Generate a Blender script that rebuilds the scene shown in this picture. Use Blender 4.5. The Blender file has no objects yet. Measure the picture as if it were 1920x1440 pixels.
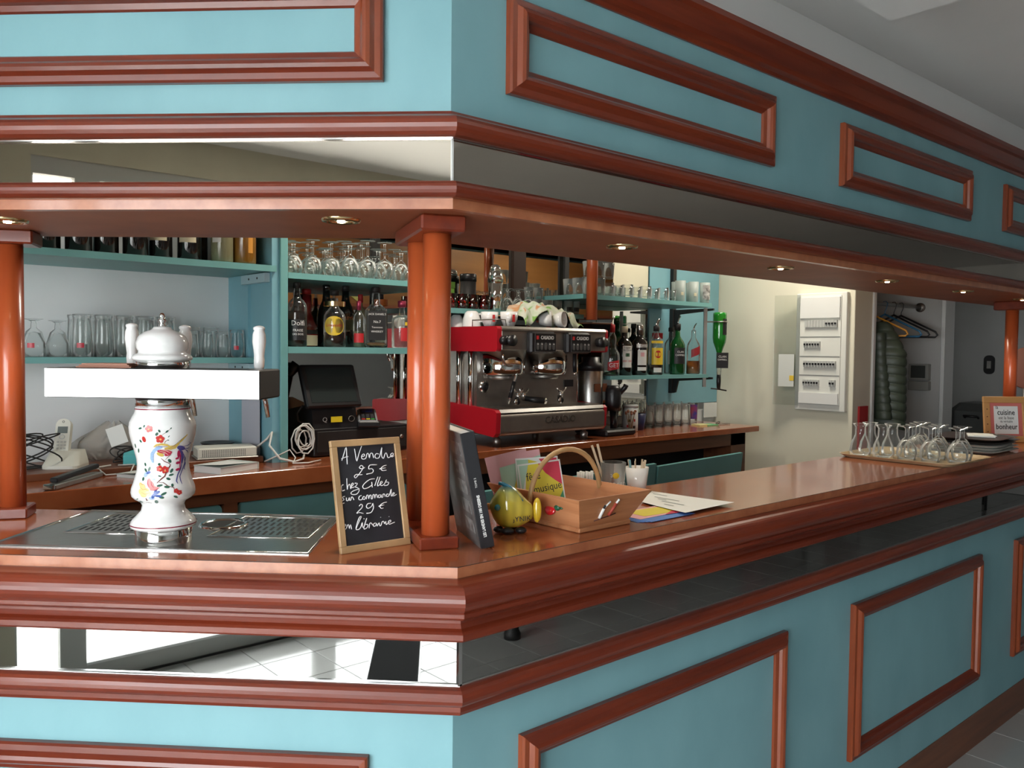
import bpy, math, random
from mathutils import Matrix, Vector
random.seed(7)
SC = bpy.context.scene
COL = SC.collection
PI = math.pi
S2 = 0.5 ** 0.5

# ---------------------------------------------------------------- camera, world, light, exposure
cam_d = bpy.data.cameras.new('camera')
cam_d.sensor_width = 36.0
cam_d.lens = 1559.4 / 1920 * 36.0
cam_d.clip_start = 0.02
cam = bpy.data.objects.new('camera', cam_d)
COL.objects.link(cam)
_f = Vector((0.655383, 0.754216, -0.040389)); _r = Vector((0.755065, -0.655569, 0.010291)); _u = Vector((0.018716, 0.037241, 0.999131))
_m = Matrix((_r, _u, -_f)).transposed().to_4x4()
_m.translation = Vector((-0.942888, -1.247354, 1.565494))
cam.matrix_world = _m
SC.camera = cam

world = bpy.data.worlds.new('overcast_sky'); SC.world = world
world.use_nodes = True
bg = world.node_tree.nodes['Background']
bg.inputs[0].default_value = (0.95, 0.975, 1.0, 1)
bg.inputs[1].default_value = 13.2
SC.view_settings.view_transform = 'Standard'
SC.view_settings.look = 'None'
SC.view_settings.exposure = 0.0
SC.view_settings.gamma = 1.0
SC.view_settings.use_curve_mapping = False
SC.cycles.max_bounces = 10
SC.cycles.diffuse_bounces = 4
SC.cycles.glossy_bounces = 6
SC.cycles.transmission_bounces = 8
SC.cycles.transparent_max_bounces = 40
SC.cycles.sample_clamp_indirect = 6.0
SC.cycles.caustics_reflective = False
SC.cycles.caustics_refractive = False

def portal(loc, sx, sy, rot):
    l = bpy.data.lights.new('window_portal', 'AREA'); l.shape = 'RECTANGLE'; l.size = sx; l.size_y = sy
    o = bpy.data.objects.new('window_portal', l); o.location = loc; o.rotation_euler = rot
    COL.objects.link(o); l.cycles.is_portal = True
# the glazed shop front fills the wall at x = -2.95
portal((-2.97, -1.25, 1.22), 2.4, 2.9, (0, -PI/2, 0))

# ---------------------------------------------------------------- materials
MATS = {}
def new_mat(name):
    m = bpy.data.materials.new(name); m.use_nodes = True
    nt = m.node_tree
    return m, nt, nt.nodes['Principled BSDF']
def mat(name, col, rough=0.5, metal=0.0, var=0.0, vscale=8.0, stretch=(1,1,1), col2=None, bump=0.0, bscale=60.0, coat=0.0, emit=0.0, spec=None, trans=0.0, ior=None, alpha=1.0, detail=6.0):
    if name in MATS: return MATS[name]
    m, nt, b = new_mat(name)
    c = tuple(col) + (1,)
    b.inputs['Base Color'].default_value = c
    b.inputs['Roughness'].default_value = rough
    b.inputs['Metallic'].default_value = metal
    if spec is not None: b.inputs['Specular IOR Level'].default_value = spec
    if coat: b.inputs['Coat Weight'].default_value = coat; b.inputs['Coat Roughness'].default_value = 0.08
    if trans: b.inputs['Transmission Weight'].default_value = trans
    if ior: b.inputs['IOR'].default_value = ior
    if emit:
        b.inputs['Emission Color'].default_value = c; b.inputs['Emission Strength'].default_value = emit
    if alpha < 1: b.inputs['Alpha'].default_value = alpha
    if var or col2 or bump:
        tc = nt.nodes.new('ShaderNodeTexCoord'); mp = nt.nodes.new('ShaderNodeMapping')
        mp.inputs['Scale'].default_value = stretch
        nt.links.new(tc.outputs['Object'], mp.inputs['Vector'])
        if var or col2:
            nz = nt.nodes.new('ShaderNodeTexNoise'); nz.inputs['Scale'].default_value = vscale; nz.inputs['Detail'].default_value = detail
            nt.links.new(mp.outputs[0], nz.inputs['Vector'])
            rp = nt.nodes.new('ShaderNodeValToRGB')
            c2 = col2 if col2 else tuple(min(1, x * (1 + var)) for x in col)
            c1 = col if col2 else tuple(x * (1 - var) for x in col)
            rp.color_ramp.elements[0].position = 0.32; rp.color_ramp.elements[1].position = 0.68
            rp.color_ramp.elements[0].color = tuple(c1) + (1,); rp.color_ramp.elements[1].color = tuple(c2) + (1,)
            nt.links.new(nz.outputs['Fac'], rp.inputs[0]); nt.links.new(rp.outputs[0], b.inputs['Base Color'])
        if bump:
            n2 = nt.nodes.new('ShaderNodeTexNoise'); n2.inputs['Scale'].default_value = bscale; n2.inputs['Detail'].default_value = 4
            nt.links.new(mp.outputs[0], n2.inputs['Vector'])
            bp = nt.nodes.new('ShaderNodeBump'); bp.inputs['Strength'].default_value = bump; bp.inputs['Distance'].default_value = 0.002
            nt.links.new(n2.outputs['Fac'], bp.inputs['Height']); nt.links.new(bp.outputs[0], b.inputs['Normal'])
    MATS[name] = m
    return m
def glass_mat(name, tint=(0.93, 0.97, 0.96), refl=0.32, base=0.05, edge_white=0.0):
    # thin clear glass: see-through body, mirror-like where seen edge-on
    if name in MATS: return MATS[name]
    m, nt, b = new_mat(name)
    out = [n for n in nt.nodes if n.type == 'OUTPUT_MATERIAL'][0]
    nt.nodes.remove(b)
    t = nt.nodes.new('ShaderNodeBsdfTransparent'); t.inputs[0].default_value = tuple(tint) + (1,)
    g = nt.nodes.new('ShaderNodeBsdfGlossy'); g.inputs['Roughness'].default_value = 0.03; g.inputs[0].default_value = (1, 1, 1, 1)
    lw = nt.nodes.new('ShaderNodeLayerWeight'); lw.inputs[0].default_value = refl
    ad = nt.nodes.new('ShaderNodeMath'); ad.operation = 'ADD'; ad.use_clamp = True; ad.inputs[1].default_value = base
    mx = nt.nodes.new('ShaderNodeMixShader')
    nt.links.new(lw.outputs['Fresnel'], ad.inputs[0]); nt.links.new(ad.outputs[0], mx.inputs[0])
    df = nt.nodes.new('ShaderNodeBsdfDiffuse'); df.inputs[0].default_value = (0.85, 0.87, 0.86, 1)  # diffuse white share imitates the brightness of light refracted at glass edges
    m2 = nt.nodes.new('ShaderNodeMixShader'); m2.inputs[0].default_value = edge_white
    nt.links.new(g.outputs[0], m2.inputs[1]); nt.links.new(df.outputs[0], m2.inputs[2])
    nt.links.new(t.outputs[0], mx.inputs[1]); nt.links.new(m2.outputs[0], mx.inputs[2]); nt.links.new(mx.outputs[0], out.inputs[0])
    MATS[name] = m
    return m
def wood(name, c1, c2, rough=0.3, axis=0, scale=7.0, coat=0.3, fine=0.25):
    # grain runs along the given object axis
    st = [scale * 2.2] * 3; st[axis] = scale * 0.16
    m, nt, b = new_mat(name)
    tc = nt.nodes.new('ShaderNodeTexCoord'); mp = nt.nodes.new('ShaderNodeMapping'); mp.inputs['Scale'].default_value = st
    nz = nt.nodes.new('ShaderNodeTexNoise'); nz.inputs['Scale'].default_value = 2.4; nz.inputs['Detail'].default_value = 7; nz.inputs['Distortion'].default_value = 0.6
    rp = nt.nodes.new('ShaderNodeValToRGB')
    rp.color_ramp.elements[0].position = 0.3; rp.color_ramp.elements[1].position = 0.7
    rp.color_ramp.elements[0].color = tuple(c1) + (1,); rp.color_ramp.elements[1].color = tuple(c2) + (1,)
    nt.links.new(tc.outputs['Object'], mp.inputs[0]); nt.links.new(mp.outputs[0], nz.inputs['Vector'])
    nt.links.new(nz.outputs['Fac'], rp.inputs[0]); nt.links.new(rp.outputs[0], b.inputs['Base Color'])
    bp = nt.nodes.new('ShaderNodeBump'); bp.inputs['Strength'].default_value = fine * 0.3; bp.inputs['Distance'].default_value = 0.001
    nt.links.new(nz.outputs['Fac'], bp.inputs['Height']); nt.links.new(bp.outputs[0], b.inputs['Normal'])
    b.inputs['Roughness'].default_value = rough
    b.inputs['Coat Weight'].default_value = coat; b.inputs['Coat Roughness'].default_value = 0.12
    MATS[name] = m
    return m

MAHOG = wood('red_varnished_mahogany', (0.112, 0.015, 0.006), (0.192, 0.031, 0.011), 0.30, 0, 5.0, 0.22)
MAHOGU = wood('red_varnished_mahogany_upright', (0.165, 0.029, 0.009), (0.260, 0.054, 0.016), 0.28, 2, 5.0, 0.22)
ORANGEW = wood('orange_cherry_wood', (0.400, 0.070, 0.020), (0.510, 0.105, 0.030), 0.28, 2, 4.0, 0.4)
BURL = mat('pale_burl_veneer', (0.34, 0.105, 0.045), 0.3, col2=(0.46, 0.170, 0.078), vscale=26, detail=9, coat=0.4)
TOPW = mat('polished_cherry_worktop', (0.290, 0.072, 0.025), 0.17, col2=(0.375, 0.112, 0.040), vscale=11, detail=8, coat=0.35)
SOFF = mat('brown_cherry_soffit', (0.26, 0.075, 0.032), 0.48, col2=(0.33, 0.102, 0.044), vscale=9)
BROWNW = wood('brown_stained_wood', (0.115, 0.036, 0.014), (0.190, 0.066, 0.027), 0.42, 0, 5.0, 0.1)
BLUE = mat('sky_blue_stained_board', (0.178, 0.360, 0.400), 0.5, col2=(0.212, 0.412, 0.452), vscale=5, stretch=(1, 1, 0.6), detail=9)
SHELFB = mat('teal_painted_shelf', (0.150, 0.360, 0.355), 0.42, var=0.05, vscale=6)
SIDEB = mat('light_blue_painted_board', (0.190, 0.400, 0.470), 0.45, var=0.05, vscale=5)
MIRR = mat('mirror_glass', (0.47, 0.47, 0.45), 0.015, 1.0)
MIRRB = mat('bronze_mirror_glass', (0.58, 0.52, 0.45), 0.015, 1.0)
CHROME = mat('polished_chrome', (0.80, 0.80, 0.80), 0.08, 1.0)
STEEL = mat('brushed_steel', (0.42, 0.41, 0.39), 0.28, 1.0, var=0.08, vscale=30, stretch=(0.2, 6, 6))
STEELD = mat('dull_steel', (0.40, 0.38, 0.35), 0.42, 1.0, var=0.08, vscale=20)
ALU = mat('grey_aluminium', (0.45, 0.46, 0.46), 0.4, 0.7)
BLACK = mat('black_plastic', (0.012, 0.012, 0.014), 0.35)
BLACKM = mat('matt_black', (0.014, 0.013, 0.013), 0.6)
WHITE = mat('white_plastic', (0.78, 0.79, 0.77), 0.4)
PORC = mat('white_glazed_porcelain', (0.82, 0.82, 0.81), 0.12, coat=0.5)
RED = mat('red_enamel', (0.42, 0.008, 0.018), 0.42)
PAPER = mat('white_paper', (0.74, 0.76, 0.74), 0.8)
WALLW = mat('white_wall_plaster', (0.80, 0.82, 0.82), 0.85, var=0.03, vscale=3)
WALLC = mat('cream_wall_plaster', (0.72, 0.69, 0.56), 0.85, var=0.03, vscale=2.5)
WALLG = mat('grey_wall_plaster', (0.52, 0.52, 0.50), 0.85, var=0.05, vscale=2)
CEILM = mat('grey_white_ceiling_paint', (0.84, 0.84, 0.83), 0.9, var=0.02, vscale=2)
TILEM = mat('pale_grey_floor_tile', (0.40, 0.40, 0.385), 0.13, var=0.05, vscale=4)
GROUT = mat('dark_grout', (0.10, 0.10, 0.095), 0.8)
GLASS = glass_mat('clear_drinking_glass', (0.985, 0.993, 0.989), 0.17, 0.02, 0.42)
PANE = glass_mat('window_pane_glass', (0.97, 0.98, 0.98), 0.10, 0.0)
GOLD = mat('gold_lamp_ring', (0.75, 0.58, 0.32), 0.2, 1.0)

# ---------------------------------------------------------------- mesh helpers
class MB:
    """collects shapes into one mesh"""
    def __init__(s, M=None): s.v = []; s.f = []; s.M = M or Matrix.Identity(4); s.sm = []
    def add(s, vs, fs, smooth=False, M=None):
        n = len(s.v); T = s.M @ M if M is not None else s.M
        s.v += [tuple(T @ Vector(p)) for p in vs]
        s.f += [tuple(i + n for i in f) for f in fs]; s.sm += [smooth] * len(fs)
        return s
    def box(s, a, b, bev=0.0, M=None):
        x0, y0, z0 = a; x1, y1, z1 = b
        if bev <= 0:
            vs = [(x0,y0,z0),(x1,y0,z0),(x1,y1,z0),(x0,y1,z0),(x0,y0,z1),(x1,y0,z1),(x1,y1,z1),(x0,y1,z1)]
            return s.add(vs, [(0,3,2,1),(4,5,6,7),(0,1,5,4),(1,2,6,5),(2,3,7,6),(3,0,4,7)], False, M)
        e = bev; vs = []; 
        for z, k in ((z0, 1), (z0 + e, 0), (z1 - e, 0), (z1, 1)):
            o = e if k else 0
            X0, X1, Y0, Y1 = x0 + o, x1 - o, y0 + o, y1 - o
            c = e if not k else e * 0.6
            vs += [(X0+c,Y0,z),(X1-c,Y0,z),(X1,Y0+c,z),(X1,Y1-c,z),(X1-c,Y1,z),(X0+c,Y1,z),(X0,Y1-c,z),(X0,Y0+c,z)]
        fs = [tuple(range(7, -1, -1)), tuple(range(24, 32))]
        for l in range(3):
            for i in range(8):
                j = (i + 1) % 8; fs.append((l*8+i, l*8+j, l*8+8+j, l*8+8+i))
        return s.add(vs, fs, False, M)
    def lathe(s, prof, n=24, c=(0,0,0), M=None, smooth=True, cap=True):
        vs = []; fs = []; m = len(prof)
        for r, z in prof:
            for i in range(n):
                a = 2*PI*i/n; vs.append((c[0]+r*math.cos(a), c[1]+r*math.sin(a), c[2]+z))
        for k in range(m-1):
            for i in range(n):
                j = (i+1) % n; fs.append((k*n+i, k*n+j, k*n+n+j, k*n+n+i))
        if cap:
            if prof[0][0] > 1e-5: fs.append(tuple(range(n-1, -1, -1)))
            if prof[-1][0] > 1e-5: fs.append(tuple((m-1)*n+i for i in range(n)))
        return s.add(vs, fs, smooth, M)
    def cyl(s, p0, p1, r0, r1=None, n=16, smooth=True, cap=True):
        p0 = Vector(p0); p1 = Vector(p1); d = p1 - p0; r1 = r0 if r1 is None else r1
        M = Matrix.Translation(p0) @ d.to_track_quat('Z', 'Y').to_matrix().to_4x4()
        return s.lathe([(r0, 0), (r1, d.length)], n, (0,0,0), M, smooth, cap)
    def tube(s, path, r, n=8, closed=False):
        P = [Vector(p) for p in path]; m = len(P); vs = []; fs = []; up = None
        for i, p in enumerate(P):
            a = P[(i-1) % m] if (closed or i > 0) else P[i]; b = P[(i+1) % m] if (closed or i < m-1) else P[i]
            t = (b - a).normalized() if (b-a).length > 1e-9 else Vector((0,0,1))
            if up is None:
                up = Vector((0,0,1)) if abs(t.z) < 0.9 else Vector((1,0,0))
            x = t.cross(up)
            if x.length < 1e-4: x = t.cross(Vector((0.3,1,0.2)))
            x.normalize(); y = x.cross(t).normalized(); up = y
            rr = r[i] if isinstance(r, (list, tuple)) else r
            for k in range(n):
                q = 2*PI*k/n; vs.append(tuple(p + x*rr*math.cos(q) + y*rr*math.sin(q)))
        for i in range(m if closed else m-1):
            for k in range(n):
                l = (k+1) % n; i2 = (i+1) % m
                fs.append((i*n+k, i*n+l, i2*n+l, i2*n+k))
        if not closed: fs += [tuple(range(n-1,-1,-1)), tuple((m-1)*n+k for k in range(n))]
        return s.add(vs, fs, True)
    def prism(s, poly, z0, z1, M=None, smooth=False):
        n = len(poly); vs = [(x,y,z0) for x,y in poly] + [(x,y,z1) for x,y in poly]
        fs = [tuple(range(n-1,-1,-1)), tuple(range(n,2*n))] + [(i,(i+1)%n,n+(i+1)%n,n+i) for i in range(n)]
        return s.add(vs, fs, smooth, M)
    def sphere(s, c, r, n=12, m=8, sc=(1,1,1)):
        prof = [(max(0.00001, math.sin(PI*k/m))*r, -math.cos(PI*k/m)*r) for k in range(m+1)]
        return s.lathe([(a, b) for a, b in prof], n, (0,0,0), Matrix.Translation(c) @ Matrix.Diagonal((sc[0], sc[1], sc[2], 1)), True, False)
    def grid(s, fn, nu, nv, smooth=True):
        vs = [fn(i/nu, j/nv) for j in range(nv+1) for i in range(nu+1)]
        fs = [(j*(nu+1)+i, j*(nu+1)+i+1, (j+1)*(nu+1)+i+1, (j+1)*(nu+1)+i) for j in range(nv) for i in range(nu)]
        return s.add(vs, fs, smooth)
    def obj(s, name, m, parent=None, kind=None):
        me = bpy.data.meshes.new(name); me.from_pydata(s.v, [], s.f); me.polygons.foreach_set('use_smooth', s.sm)
        me.materials.append(m); me.update()
        return link(name, me, parent, kind)
def link(name, data, parent=None, kind=None):
    o = bpy.data.objects.new(name, data); COL.objects.link(o)
    if parent: o.parent = parent
    if kind: o['kind'] = kind
    return o
def tag(o, label, cat, group=None):
    o['label'] = label; o['category'] = cat
    if group: o['group'] = group
    return o
def thing(name, label, cat, loc=(0,0,0), rz=0.0, group=None):
    o = bpy.data.objects.new(name, None); o.empty_display_size = 0.05; COL.objects.link(o)
    o.location = loc; o.rotation_euler = (0, 0, rz)
    return tag(o, label, cat, group)
def struct(name, mb, m, parent=None):
    o = mb.obj(name, m, parent)
    if not parent: o['kind'] = 'structure'
    return o
def dup(root, loc, rz=0.0, label=None, group=None, scale=None):
    r = root.copy(); COL.objects.link(r); r.location = loc; r.rotation_euler = (0, 0, rz)
    if scale: r.scale = (scale,)*3
    if label: r['label'] = label
    if group: r['group'] = group
    for ch in root.children:
        c = ch.copy(); COL.objects.link(c); c.parent = r
        for g in ch.children:
            d = g.copy(); COL.objects.link(d); d.parent = c
    return r
def text(name, body, size, m, parent, M, extrude=0.0003, align='CENTER', bend=None, bold=0.0, shear=0.0, sx=1.0):
    cu = bpy.data.curves.new(name, 'FONT'); cu.body = body; cu.size = size; cu.extrude = extrude; cu.align_x = align; cu.align_y = 'CENTER'
    cu.resolution_u = 2; cu.offset = bold; cu.shear = shear
    o = bpy.data.objects.new(name, cu); me = bpy.data.meshes.new_from_object(o)
    bpy.data.objects.remove(o); bpy.data.curves.remove(cu)
    for v in me.vertices:
        x, y, z = v.co; x *= sx
        if bend: v.co = (bend*math.sin(x/bend), y, bend*math.cos(x/bend) - bend + z)
        else: v.co.x = x
    me.transform(M); me.materials.clear(); me.materials.append(m); me.name = name
    return link(name, me, parent)
RX = Matrix.Rotation(PI/2, 4, 'X')       # text upright, facing -Y
T = Matrix.Translation
ORD = ('first', 'second', 'third', 'fourth', 'fifth', 'sixth', 'seventh', 'eighth', 'ninth', 'tenth', 'eleventh')
ROW = ('front row', 'second row', 'third row', 'back row')
def RZ(a): return Matrix.Rotation(a, 4, 'Z')
def RXm(a): return Matrix.Rotation(a, 4, 'X')
def RYm(a): return Matrix.Rotation(a, 4, 'Y')
# ---------------------------------------------------------------- room
H = 2.60
floor = struct('floor', MB().box((-3.1, -5.1, -0.12), (9.6, 2.2, -0.004)), GROUT)
tile_me = None
TS = 0.2885
far = MB(); ntile = 0
for i in range(-19, 25):
    for j in range(0, 20):
        x0 = 2.52 + i*TS; y1 = 0.0152 - (j-4)*TS; y0 = y1 - TS
        if x0 < -3.0 or x0 + TS > 9.55 or y0 < -5.05: continue
        if y0 > 0.3 and x0 > -1.4: continue
        near = (x0 < -1.5 and -2.3 < y0 < 0.4) or (1.0 < x0 < 4.9 and -2.9 < y0)
        if near and ntile < 290:
            if tile_me is None:
                t0 = MB().box((0.002, 0.002, -0.010), (TS-0.002, TS-0.002, 0), 0.0012).obj('tile', TILEM, floor); tile_me = t0.data
                t0.location = (x0, y0, 0)
            else:
                t = link('tile', tile_me, floor); t.location = (x0, y0, 0)
            ntile += 1
        else:
            far.box((x0+0.002, y0+0.002, -0.010), (x0+TS-0.002, y0+TS-0.002, 0))
far.obj('tile_field', TILEM, floor, 'stuff')
ceil = struct('ceiling', MB().box((-3.1, -5.1, H), (9.6, 2.2, H+0.12)), CEILM)
struct('trim_1', MB().box((0.55, -5.0, H-0.10), (1.41, -0.14, H-0.001), 0.004), CEILM)          # ceiling beam
struct('trim_2', MB().box((0.12, 0.13, 2.36), (4.25, 0.42, H-0.001)).box((-0.001, 0, 2.36), (1.2, 0.29, H-0.001), M=T((0.02, 0.155, 0)) @ RZ(PI*0.75) @ T((0, -0.29, 0))), CEILM)   # bulkhead over the canopy
struct('wall_back', MB().box((-3.1, 1.93, 0), (3.55, 2.05, H)), WALLW)
struct('wall_front', MB().box((-3.1, -5.1, 0), (9.6, -5.0, H)), WALLG)
struct('wall_end', MB().box((9.5, -5.0, 0), (9.6, 2.2, H)), WALLG)
struct('wall_cream', MB().box((3.54, 1.007, 0), (3.755, 2.05, H), 0.003), WALLC)
struct('trim_3', MB().box((3.745, 0.996, 0), (3.775, 1.02, H-0.002), 0.003), WHITE)             # white corner bead
struct('wall_closet', MB().box((4.60, 0.965, 0), (4.72, 2.05, H)).box((3.755, 1.95, 0), (4.60, 2.05, H)), WALLG)
struct('trim_4', MB().box((4.585, 0.94, 0), (4.735, 0.964, H-0.002), 0.003), WHITE)
struct('wall_corridor', MB().box((6.3, 0.62, 0), (6.4, 2.2, H)), WALLG)
struct('wall_corridor_back', MB().box((4.72, 2.06, 0), (9.5, 2.2, H)), WALLG)
d1 = struct('unlit_doorway_panel', MB().box((6.24, -0.35, 0), (6.30, 0.61, 2.02)), mat('unlit_doorway_black', (0.012, 0.011, 0.011), 0.6))  # near-black sheet filling the doorway, imitates the darkness of the unlit room beyond
MB().box((6.225, 0.50, 1.0), (6.242, 0.53, 1.14)).obj('panel_handle', STEELD, d1)
struct('wall_corridor_front', MB().box((6.3, -0.9, 0), (6.4, -0.36, H)).box((6.3, -0.36, 2.03), (6.4, 0.62, H)), WALLG)
# shop front: wall with aluminium glazing
sw = MB().box((-3.1, 0.16, 0), (-2.95, 2.05, H)).box((-3.1, -5.0, 2.42), (-2.95, 0.16, H)).box((-3.1, -5.0, 0), (-2.95, -2.68, 2.42))
struct('wall_left', sw, mat('beige_wall_plaster', (0.60, 0.56, 0.44), 0.85, var=0.03))
k = 0
for y0, y1 in ((-0.02, 0.15), (-1.30, -0.13), (-2.62, -1.42)):
    k += 1
    w = struct('window_%d' % k, MB().box((-3.02, y0-0.055, 0), (-2.96, y0, 2.42)).box((-3.02, y1, 0), (-2.96, y1+0.055, 2.42)).box((-3.02, y0, 0), (-2.96, y1, 0.09)).box((-3.02, y0, 2.34), (-2.96, y1, 2.42)), mat('grey_window_frame_paint', (0.50, 0.50, 0.48), 0.5))
    MB().box((-2.995, y0, 0.09), (-2.989, y1, 2.34)).obj('pane', PANE, w)
    MB().box((-2.985, y0, 0.088), (-2.955, y1, 0.100)).obj('window_bead', WHITE, w)
struct('baseboard_left', MB().box((-2.955, -2.68, 0), (-2.945, 0.16, 0.010)), BLACKM)
tag(MB().box((-14, -12, -0.3), (-3.1, 9, -0.14)).obj('pavement', mat('pale_concrete_pavement', (0.66, 0.66, 0.63), 0.9, var=0.06), None, 'structure'), 'pale concrete pavement outside the shop front windows', 'pavement')

# ---------------------------------------------------------------- bar counter and canopy (one 45 degree corner at the origin)
UL, XR = 1.50, 4.25                     # length of the short left run and the long right run
def PLv(u, d, z): return (-S2*u - S2*d, S2*u - S2*d, z)
def PRv(x, d, z): return (x, -d, z)
def run_piece(name, prof, m, parent, side, u1=None, u0=None):
    """moulding with profile (d, z) swept along one run, mitred at the corner"""
    n = len(prof); vs = []
    for d, z in prof:
        if u0 is None: vs.append((-0.41421*d, -d, z))
        else: vs.append(PLv(u0, d, z) if side == 'L' else PRv(u0, d, z))
    for d, z in prof: vs.append(PLv(u1 or UL, d, z) if side == 'L' else PRv(u1 or XR, d, z))
    fs = [(i, (i+1) % n, n+(i+1) % n, n+i) for i in range(n)] + [tuple(range(n-1,-1,-1)), tuple(range(n, 2*n))]
    if side == 'L': fs = [tuple(reversed(f)) for f in fs]
    # local X along the run, so that the grain follows it
    a = 0 if side == 'R' else PI*0.75
    R = RZ(a); Ri = R.inverted()
    me = bpy.data.meshes.new(name); me.from_pydata([tuple(Ri @ Vector(v)) for v in vs], [], fs); me.materials.append(m)
    o = link(name, me, parent); o.rotation_euler = (0, 0, a)
    return o
def both(name, prof, m, parent):
    return run_piece(name, prof, m, parent, 'L'), run_piece(name, prof, m, parent, 'R')
def arc(cx, cz, r, a0, a1, n=6):
    return [(cx + r*math.cos(math.radians(a0 + (a1-a0)*i/n)), cz + r*math.sin(math.radians(a0 + (a1-a0)*i/n))) for i in range(n+1)]
FRAME_P = [(0,0),(0,0.013),(0.004,0.017),(0.015,0.018),(0.0175,0.021),(0.022,0.027),(0.029,0.030),(0.036,0.028),(0.041,0.022),(0.044,0.014),(0.054,0.010),(0.057,0.006),(0.057,0)]
def panel_frame(parent, side, a0, a1, z0, z1, dface):
    """inset panel with four mitred moulding strips, on a face"""
    ang = 0 if side == 'R' else PI*0.75
    base = Matrix.Identity(4)
    root = MB().box((a0+0.05, dface-0.001, z0+0.05), (a1-0.05, dface+0.004, z1-0.05))
    def W(u, d, z):
        return PRv(u, d, z) if side == 'R' else PLv(u, d, z)
    root.v = [W(x, y, z) for x, y, z in root.v]
    if side == 'R': root.f = [tuple(reversed(f)) for f in root.f]
    p = root.obj('inset_panel', BLUE, parent)
    cs = [((a0,z0),(a1,z0)), ((a1,z0),(a1,z1)), ((a1,z1),(a0,z1)), ((a0,z1),(a0,z0))]
    ins = [(1,1),(-1,1),(-1,-1),(1,-1)]
    for q in range(4):
        (ax,az),(bx,bz) = cs[q]; ia = ins[q]; ib = ins[(q+1) % 4]; n = len(FRAME_P); vs = []
        for w, h in FRAME_P: vs.append(W(ax+ia[0]*w, dface+h, az+ia[1]*w))
        for w, h in FRAME_P: vs.append(W(bx+ib[0]*w, dface+h, bz+ib[1]*w))
        fs = [(i,(i+1)%n,n+(i+1)%n,n+i) for i in range(n)] + [tuple(range(n-1,-1,-1)), tuple(range(n,2*n))]
        if side == 'R': fs = [tuple(reversed(f)) for f in fs]
        R = RZ(ang); Ri = R.inverted()
        me = bpy.data.meshes.new('moulding_strip'); me.from_pydata([tuple(Ri @ Vector(v)) for v in vs], [], fs)
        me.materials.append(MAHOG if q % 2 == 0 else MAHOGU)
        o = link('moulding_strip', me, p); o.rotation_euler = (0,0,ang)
    return p

counter = thing('bar_counter', 'blue panelled bar counter front with mahogany mouldings and a mirror strip', 'bar counter')
both('front_board', [(0,0.12),(0,0.905),(-0.02,0.905),(-0.02,0.12)], BLUE, counter)
both('carcass_board', [(0.030,0.90),(0.030,1.128),(-0.02,1.128),(-0.02,0.90)], BROWNW, counter)
both('skirting_board', [(0.004,0),(0.004,0.135),(-0.02,0.135),(-0.02,0)], BROWNW, counter)
both('lower_rail', [(0.0,0.890),(0.048,0.890),(0.051,0.897),(0.051,0.906)] + arc(0.047, 0.924, 0.018, -75, 80, 7) + [(0.044,0.943),(0.0,0.943)], MAHOG, counter)
both('mirror_strip', [(0.031,0.940),(0.042,0.940),(0.042,1.036),(0.031,1.036)], MIRR, counter)
MB(T(PRv(-0.0176, 0.0425, 0)) ).box((-0.004,-0.003,0.944), (0.004,0.004,1.032)).obj('corner_strip', CHROME, counter)
both('mirror_bead', [(0.042,0.9425),(0.0455,0.9425),(0.0455,0.947),(0.042,0.947)], CHROME, counter)
both('cornice_moulding', [(0.030,1.032),(0.062,1.032),(0.065,1.036),(0.065,1.046),(0.060,1.050),(0.053,1.054),(0.048,1.062),(0.048,1.068),(0.060,1.071),(0.068,1.075),(0.072,1.079),(0.072,1.086)]
     + arc(0.052, 1.109, 0.027, -50, 78, 8) + [(0.046,1.1365),(0.030,1.139),(0.0,1.139)], MAHOG, counter)
panel_frame(counter, 'R', 0.168, 1.172, 0.277, 0.782, 0)
panel_frame(counter, 'R', 1.560, 2.600, 0.277, 0.780, 0)
panel_frame(counter, 'R', 2.985, 4.02, 0.277, 0.780, 0)
panel_frame(counter, 'L', 0.162, 1.20, 0.277, 0.786, 0)

top = thing('bar_countertop', 'polished reddish cherry countertop of the front bar with burl edge', 'countertop')
DF = 0.0237
inner = (0.2105, 0.375)
polyL = [(-0.41421*DF, -DF), inner, PLv(UL, -0.414, 0)[:2], PLv(UL, DF, 0)[:2]]
polyR = [(-0.41421*DF, -DF), (XR, -DF), (XR, 0.375), inner]
MB().prism([(x, y) for x, y in polyL][::-1], 1.139, 1.1597).obj('top_board', TOPW, top)
MB().prism(polyR, 1.139, 1.1597).obj('top_board', TOPW, top)
both('edge_strip', [(DF,1.1392),(DF+0.0012,1.1392),(DF+0.0012,1.1594),(DF,1.1594)], BURL, top)
both('edge_seam', [(DF+0.0012,1.1594),(DF+0.0012,1.1602),(DF-0.0006,1.1602),(DF-0.0006,1.1594)], BLACKM, top)
# inner side of the bar below the top
sc = counter
MB().prism([(0.235, 0.345), (XR, 0.345), (XR, 0.02), (0.03, 0.02)][::-1], 0.0, 1.138).obj('cabinet_body', BROWNW, sc)
MB().prism([(0.02, 0.05), PLv(UL, -0.02, 0)[:2], PLv(UL, -0.385, 0)[:2], (0.205, 0.34)][::-1], 0.0, 1.10).obj('cabinet_body', BROWNW, sc)

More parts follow.
